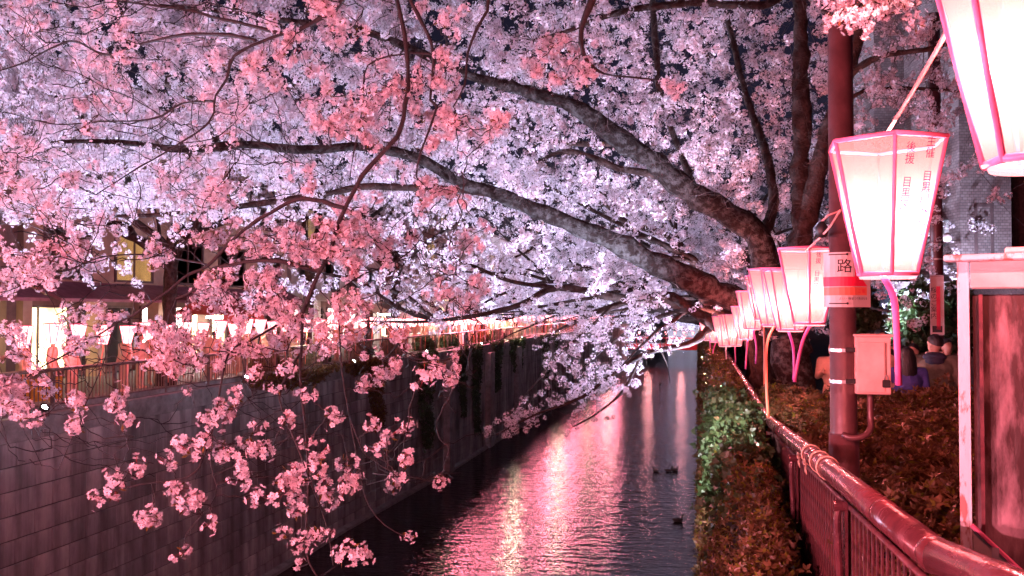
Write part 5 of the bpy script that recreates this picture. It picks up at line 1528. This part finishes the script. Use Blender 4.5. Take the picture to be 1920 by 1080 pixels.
# ------------------------------------------------------------------ left buildings and stalls
def window(parent, O, c, w_, h_, mat, axis='y', frame=.07, name='window'):
    """a recessed window on a facade whose outward normal is +X (axis y) or toward -Y (axis x)"""
    mb = MB()
    if axis == 'y':
        mb.box((c[0], c[1] - w_ / 2, c[2]), (.12, frame, h_ + frame)); mb.box((c[0], c[1] + w_ / 2, c[2]), (.12, frame, h_ + frame))
        mb.box((c[0] + .003, c[1], c[2] + h_ / 2), (.12, w_ - frame, frame)); mb.box((c[0] + .003, c[1], c[2] - h_ / 2), (.12, w_ - frame, frame)); mb.box((c[0] - .01, c[1], c[2]), (.09, frame * .7, h_ - frame))
    else:
        mb.box((c[0] - w_ / 2, c[1], c[2]), (frame, .12, h_ + frame)); mb.box((c[0] + w_ / 2, c[1], c[2]), (frame, .12, h_ + frame))
        mb.box((c[0], c[1] + .003, c[2] + h_ / 2), (w_ - frame, .12, frame)); mb.box((c[0], c[1] + .003, c[2] - h_ / 2), (w_ - frame, .12, frame)); mb.box((c[0], c[1] + .01, c[2]), (frame * .7, .09, h_ - frame))
    f = mb.build(name, M['shutterframe'], parent, O)
    mb = MB()
    if axis == 'y': mb.box((c[0] - .03, c[1], c[2]), (.02, w_ - frame, h_ - frame))
    else: mb.box((c[0], c[1] + .03, c[2]), (w_ - frame, .02, h_ - frame))
    g_ = MB(); 
    o = mb.build('pane', mat, None, O); o.parent = f; KIDS.setdefault(f.name, []).append(o)
    return f

def left_building(y0, y1, xf, h, wallmat, label, shop, floors, awn=None):
    O = (xf, (y0 + y1) / 2, LB)
    t = thing('building', label, 'building', O)
    D = 9.0; L_ = y1 - y0
    mb = MB(); mb.box((xf - D / 2, (y0 + y1) / 2, LB + 2.9 + (h - 2.9) / 2), (D, L_, h - 2.9)); mb.build('upper_wall', wallmat, t, O)
    mb = MB(); mb.box((xf - D / 2 - .6, (y0 + y1) / 2, LB + 1.45), (D - 1.2, L_ - .02, 2.9)); mb.build('ground_floor', M['brownwall'], t, O)
    mb = MB(); mb.box((xf - D / 2, (y0 + y1) / 2, LB + h + .12), (D + .3, L_ + .2, .24)); mb.build('roof', M['brownwall'], t, O)
    n = max(2, int(L_ / 3.2))
    for k in range(n + 1):
        y = y0 + .2 + (L_ - .4) * k / n
        mb = MB(); mb.box((xf - .25, y, LB + 1.44), (.5, .38, 2.88)); mb.build('pillar', wallmat, t, O)
    for k in range(n):
        y = y0 + .2 + (L_ - .4) * (k + .5) / n; w_ = (L_ - .4) / n - .6
        window(t, O, (xf - 1.16, y, LB + 1.35), w_, 2.3, shop[k % len(shop)], 'y', .09, 'shop_window')
    for fl in range(floors):
        z = LB + 4.3 + fl * 2.9
        for k in range(n):
            y = y0 + .2 + (L_ - .4) * (k + .5) / n; w_ = (L_ - .4) / n * .62
            window(t, O, (xf + .02, y, z), w_, 1.7, M['yellowlit'] if (k * 7 + fl * 3 + int(y0)) % 5 == 0 else M['glassdark'], 'y', .08)
    if awn:
        mb = MB(); za, zb = LB + 3.35, LB + 2.75
        mb.add([(xf, y0 + .1, za), (xf, y1 - .1, za), (xf + 1.3, y1 - .1, zb), (xf + 1.3, y0 + .1, zb), (xf, y0 + .1, za - .1), (xf, y1 - .1, za - .1), (xf + 1.3, y1 - .1, zb - .1), (xf + 1.3, y0 + .1, zb - .1)], [(0, 3, 2, 1), (4, 5, 6, 7), (3, 7, 6, 2), (0, 4, 7, 3), (1, 2, 6, 5)])
        mb.build('awning', awn, t, O)
    return t
left_building(12, 22.5, -20.6, 8, M['brownwall'], 'dark brown building at the left edge behind the blossom', [M['shoplight'], M['glassdark']], 2, M['mauve'])
left_building(23.2, 41, -21, 9, M['tanwall'], 'tan building with mauve awning and lit shop windows behind the left trees', [M['shoplight'], M['glassdark'], M['whiteshop']], 2, M['mauve'])
left_building(42.5, 56, -21.5, 8.5, M['palewall'], 'pale building with brightly lit ground floor beyond the tan one', [M['whiteshop'], M['glassdark'], M['whiteshop']], 2)
left_building(58, 76, -21.5, 11, M['brownwall'], 'brown building behind the cream lit sign on the left bank', [M['shoplight'], M['whiteshop']], 3)
left_building(78, 110, -21, 10, M['palewall'], 'farthest pale building on the left bank', [M['whiteshop'], M['shoplight']], 2)
def stall(y, label, mat):
    x = left_x(y) - 3.4; O = (x, y, LB); t = thing('food_stall', label, 'stall', O, 0, None)
    mb = MB()
    for sx in (-.9, .9):
        for sy in (-1.3, 1.3): mb.tube([(x + sx, y + sy, LB), (x + sx, y + sy, LB + 2.2)], .03, 6)
    mb.build('poles', M['steel'], t, O)
    mb = MB(); mb.add([(x - 1.1, y - 1.5, LB + 2.2), (x + 1.1, y - 1.5, LB + 2.2), (x + 1.1, y + 1.5, LB + 2.2), (x - 1.1, y + 1.5, LB + 2.2), (x, y - 1.5, LB + 2.75), (x, y + 1.5, LB + 2.75)], [(0, 4, 5, 3), (1, 2, 5, 4), (0, 1, 4), (2, 3, 5)]); mb.build('canopy', mat, t, O)
    mb = MB(); mb.box((x + 1.11, y, LB + 2.02), (.02, 3.0, .34)); mb.build('valance', mat, t, O)
    mb = MB(); mb.chbox((x + .6, y, LB + .45), (.6, 2.7, .9), .02); mb.build('counter', M['headboard'], t, O)
    mb = MB(); mb.box((x + .2, y, LB + 2.1), (.08, 2.2, .08)); mb.build('tube_lamp', M['floodlens'], t, O)
    lamp('stall_light', 'POINT', (x + .2, y, LB + 1.95), 420, (1, .86, .72), .3)
stall(30.0, 'food stall with red awning behind the left railing near the tan building', M['coat_red'])
stall(46.5, 'brightly lit white food stall in the middle of the left bank', M['cream'])
stall(51.0, 'second lit stall right of the white one on the left bank', M['cream'])
stall(62.0, 'far food stall with pale awning below the cream lit sign', M['cream'])
sp = at(829, 580, 66); ls = thing('lit_sign', 'cream lit box sign hanging above the left bank crowd', 'sign', (sp.x, sp.y, sp.z))
mb = MB(); mb.chbox((0, 0, 0), (1.25, .3, 1.5), .03); mb.build('sign_face', M['litsign'], ls)
mb = MB(); mb.box((.85, 0, 0), (.4, .35, 2.3)); mb.box((0, 0, .85), (1.4, .34, .1)); mb.build('sign_frame', M['shutterframe'], ls)
mb = MB(); mb.chbox((.85, 0, (LB - sp.z - 1.15) / 2 - .0), (.34, .34, abs(LB - sp.z) - 1.15), .02); mb.v = [(a, b_, c) for a, b_, c in mb.v]; mb.build('post', M['shutterframe'], ls)
yb = at(135, 705, 20); yb_t = thing('banner', 'orange yellow banner tied behind the bars of the left railing', 'banner', (left_x(yb.y) - .38, yb.y, LB + .5))
mb = MB(); mb.box((0, 0, 0), (.015, 1.5, .55)); mb.build('cloth', pr('orange_banner_cloth', (.75, .32, .03), .7, scale=5, var=.25), yb_t)
mb = MB(); mb.tube([(0, -.8, .28), (0, .8, .28)], .015, 6); mb.build('rod', M['oldrail'], yb_t)

# far building closing the canal
def far_block(x, y, w_, d, h, mat, label):
    O = (x, y, LB); t = thing('building', label, 'building', O)
    mb = MB(); mb.box((x, y, LB + h / 2), (w_, d, h)); mb.build('wall', mat, t, O)
    mb = MB(); mb.box((x, y, LB + h + .2), (w_ + .4, d + .4, .4)); mb.build('roof', M['brownwall'], t, O)
    n = int(w_ / 3.5)
    for fl in range(int(h / 3.2)):
        for k in range(n):
            window(t, O, (x - w_ / 2 + (k + .5) * w_ / n, y - d / 2 - .03, LB + 1.9 + fl * 3.2), w_ / n * .55, 1.6, M['yellowlit'] if (k + fl * 2) % 4 == 0 else M['glassdark'], 'x', .12)
far_block(-10, 372, 60, 12, 14, M['brownwall'], 'distant pale block beyond the red footbridge')

# ------------------------------------------------------------------ right building
rbo = at(1845, 620, 18.5)
RB = thing('building', 'brown tiled building with tall windows behind the people on the right', 'building', (rbo.x, rbo.y, -.36))
RBO = (rbo.x, rbo.y, -.36)
def rb(name, px0, px1, py0, py1, Z, depth, mat):
    a, b_ = at(px0, py1, Z), at(px1, py0, Z)
    cx, cy_ = (a.x + b_.x) / 2, (a.y + b_.y) / 2
    w_ = math.hypot(b_.x - a.x, b_.y - a.y)
    rot = Matrix.Rotation(YAW, 3, 'Z'); c = Vector((cx, cy_, (a.z + b_.z) / 2)) + rot @ Vector((0, depth / 2, 0))
    mb = MB(); mb.box(c, (w_, depth, abs(b_.z - a.z)), rot)
    return mb.build(name, mat, RB, RBO)
rb('column', 1798, 1892, -200, 540, 18.0, 3, M['tile'])
rb('wall', 1640, 1798, -200, 545, 20.5, 2, M['tile'])
rb('wall', 1892, 2300, -200, 640, 18.6, 3, pr('red_brown_brick', (.10, .045, .045), .8, scale=20, var=.4, bump=.3))
rb('balcony_slab', 1700, 1798, 412, 442, 18.4, 1.8, M['coping'])
rb('parapet', 1640, 1798, 528, 572, 18.2, .5, M['tile'])
rb('soffit', 1620, 1798, 572, 590, 18.25, 2.5, M['brownwall'])
rb('entrance_wall', 1600, 1900, 590, 720, 20.2, 1.0, M['palewall'])
rb('dark_opening', 1624, 1672, 536, 588, 18.1, .1, M['glassdark'])
for (a, b_, c, d, Z) in ((1828, 1858, 388, 478, 17.97), (1700, 1740, 330, 400, 20.46), (1925, 1960, 360, 440, 18.57)):
    w0, w1 = at(a, d, Z), at(b_, c, Z)
    rot = Matrix.Rotation(YAW, 3, 'Z'); cc = (w0 + w1) / 2; ww = math.hypot(w1.x - w0.x, w1.y - w0.y); h_ = w1.z - w0.z
    mb = MB()
    for s in (-1, 1):
        mb.box(cc + rot @ Vector((s * ww / 2, 0, 0)), (.07, .1, h_), rot); mb.box(cc + Vector((0, 0, s * (h_ / 2 + .036))), (ww + .07, .1, .07), rot)
    f = mb.build('window', M['shutterframe'], RB, RBO)
    mb = MB(); mb.box(cc + rot @ Vector((0, .0, 0)), (ww - .075, .04, h_ - .005), rot); o = mb.build('pane', M['glassdark'], None, RBO); o.parent = f; KIDS.setdefault(f.name, []).append(o)
for (px, py, Z, tx, ty, en, lab) in ((1614, 634, 15.9, 1700, 330, 260, 'small white uplight at the green lit shrub beside the maroon pole'), (1799, 650, 16.4, 1840, 200, 320, 'small white uplight behind the notice board post')):
    p = at(px, py, Z); flood(p.x, p.y, p.z, at(tx, ty, Z + 2.6), en / FLOOD_GAIN * 5, lab, 120, None)
lat_ = thing('lattice_screen', 'pale lattice screen by the building entrance', 'screen', tuple(at(1662, 625, 19.6)), YAW)
mb = MB()
for k in range(9): mb.box((-.32 + k * .08, 0, 0), (.02, .02, .62)); 
for k in range(8): mb.box((0, -.012, -.28 + k * .08), (.7, .02, .02))
mb.build('slats', M['lattice'], lat_)
mb = MB(); mb.box((0, .03, .335), (.8, .06, .05)); mb.box((-.375, .03, -.3), (.05, .06, 1.25)); mb.box((.375, .03, -.3), (.05, .06, 1.25)); mb.build('frame', M['lattice'], lat_)
gl = thing('wall_lamp', 'round unlit globe lamp on the building wall', 'lamp', tuple(at(1776, 445, 18.0)))
mb = MB(); mb.ell((0, 0, 0), (.10, .10, .10), 16, 12); mb.build('globe', M['lampglobe'], gl, smooth=True)
mb = MB(); mb.tube([(0, .02, -.09), (0, .2, -.16), (0, 1.9, -.16)], .02, 6); mb.build('arm', M['darkmetal'], gl)
for (px, py, Z, rx, rz_, lab) in ((1722, 660, 16.5, .42, .62, 'dark rounded shrub in front of the building between the poles'), (1612, 660, 15.5, .32, .55, 'green lit shrub just right of the maroon pole'), (1790, 660, 16.0, .35, .6, 'dark shrub behind the notice board post')):
    p = at(px, py, Z); shrub(p.x, p.y, p.z, rx, rz_, lab, 900)
    mb = MB(); mb.chbox((p.x, p.y, (p.z - .36) / 2), (rx * 1.6, rx * 1.2, p.z + .36), .02)
    tag(mb.build('planter', M['coping']), 'concrete planter under the ' + lab.split(' in ')[0].split(' just')[0].split(' behind')[0] + {1722: ' between the poles', 1612: ' beside the maroon pole', 1790: ' by the notice board'}[px], 'planter')
p2 = at(1758, 640, 14.6)
up = thing('utility_pole', 'dark slim pole with a clear notice case near the tiled building', 'pole', (p2.x, p2.y, -.36))
UO = (p2.x, p2.y, -.36)
mb = MB(); mb.tube([(p2.x, p2.y, -.36), (p2.x, p2.y, 7)], [.11, .095], 16); mb.build('shaft', M['polepaint'], up, UO, smooth=True)
for py in (410, 458, 486):
    z = at(1758, py, 14.6).z; mb = MB(); mb.tube([(p2.x, p2.y, z - .012), (p2.x, p2.y, z + .012)], .116, 16); mb.build('band', M['steel'], up, UO)
c0 = at(1757, 572, 14.45); nc = thing('notice_case', 'clear vertical notice case with a printed sheet on the slim pole', 'notice case', tuple(c0), YAW - .45)
ch = 108 * 14.45 / 1600
mb = MB(); mb.chbox((0, 0, 0), (.19, .03, ch), .005); mb.build('sheet', M['paper'], nc)
mb = MB(); mb.box((-.1, -.005, 0), (.012, .05, ch + .02)); mb.box((.1, -.005, 0), (.012, .05, ch + .02)); mb.box((0, -.005, ch / 2 + .012), (.188, .05, .012)); mb.box((0, -.005, -ch / 2 - .012), (.188, .05, .012)); mb.build('case_frame', M['case'], nc)
mb = MB(); mb.box((.02, -.018, -.05), (.06, .004, ch * .75)); mb.build('pink_print', M['red_print'], nc)
o = obj('lettering', text_mesh('桜\nの\nご\n案\n内', .11, 'lettering', M['black_print']), nc); o.location = (-.045, -.019, .03); o.rotation_euler = (PI / 2, 0, 0)
mb = MB(); mb.box((0, -.018, -ch / 2 + .08), (.15, .004, .11)); mb.build('photo_print', M['black_print'], nc)

# ------------------------------------------------------------------ ducks
def duck(px, py, rz, label, s=1.0):
    v = CAM_R @ Vector(((px - 960) / FPX, (540 - py) / FPX, -1)); k = (WATER_Z - CAM_LOC.z) / v.z; p = CAM_LOC + v * k
    t = thing('duck', label, 'duck', tuple(p), rz, None); t.scale = (s, s, s)
    mb = MB()
    n = 12; rows = [(-.24, .10, .005), (-.20, .09, .03), (-.10, .055, .10), (.02, .05, .125), (.12, .05, .11), (.19, .07, .07), (.215, .09, .02)]
    V = []
    for (x, z, r_) in rows:
        for j in range(n): a = 2 * PI * j / n; V.append((x, r_ * math.cos(a), z + .75 * r_ * math.sin(a)))
    F = [(i * n + j, (i + 1) * n + j, (i + 1) * n + (j + 1) % n, i * n + (j + 1) % n) for i in range(len(rows) - 1) for j in range(n)]
    mb.add(V, F); mb.tube([(.15, 0, .10), (.19, 0, .17), (.20, 0, .22)], [.05, .035, .036], 10); mb.ell((.215, 0, .245), (.055, .04, .042), 12, 8)
    mb.build('body', M['duck'], t, smooth=True)
    mb = MB(); mb.ell((.285, 0, .235), (.035, .018, .010), 8, 6); mb.build('bill', M['duckbill'], t, smooth=True)
duck(1270, 978, 0.3, 'large dark duck floating nearest on the canal', 1.15)
duck(1231, 884, 2.8, 'leftmost of three small ducks in a row on the water')
duck(1253, 884, .2, 'middle one of three small ducks in a row on the water')
duck(1264, 883, .4, 'rightmost of three small ducks in a row on the water')
duck(1238, 721, 2.0, 'lone distant duck far along the canal', 1.2)
print('clusters', ncl, len(CL))
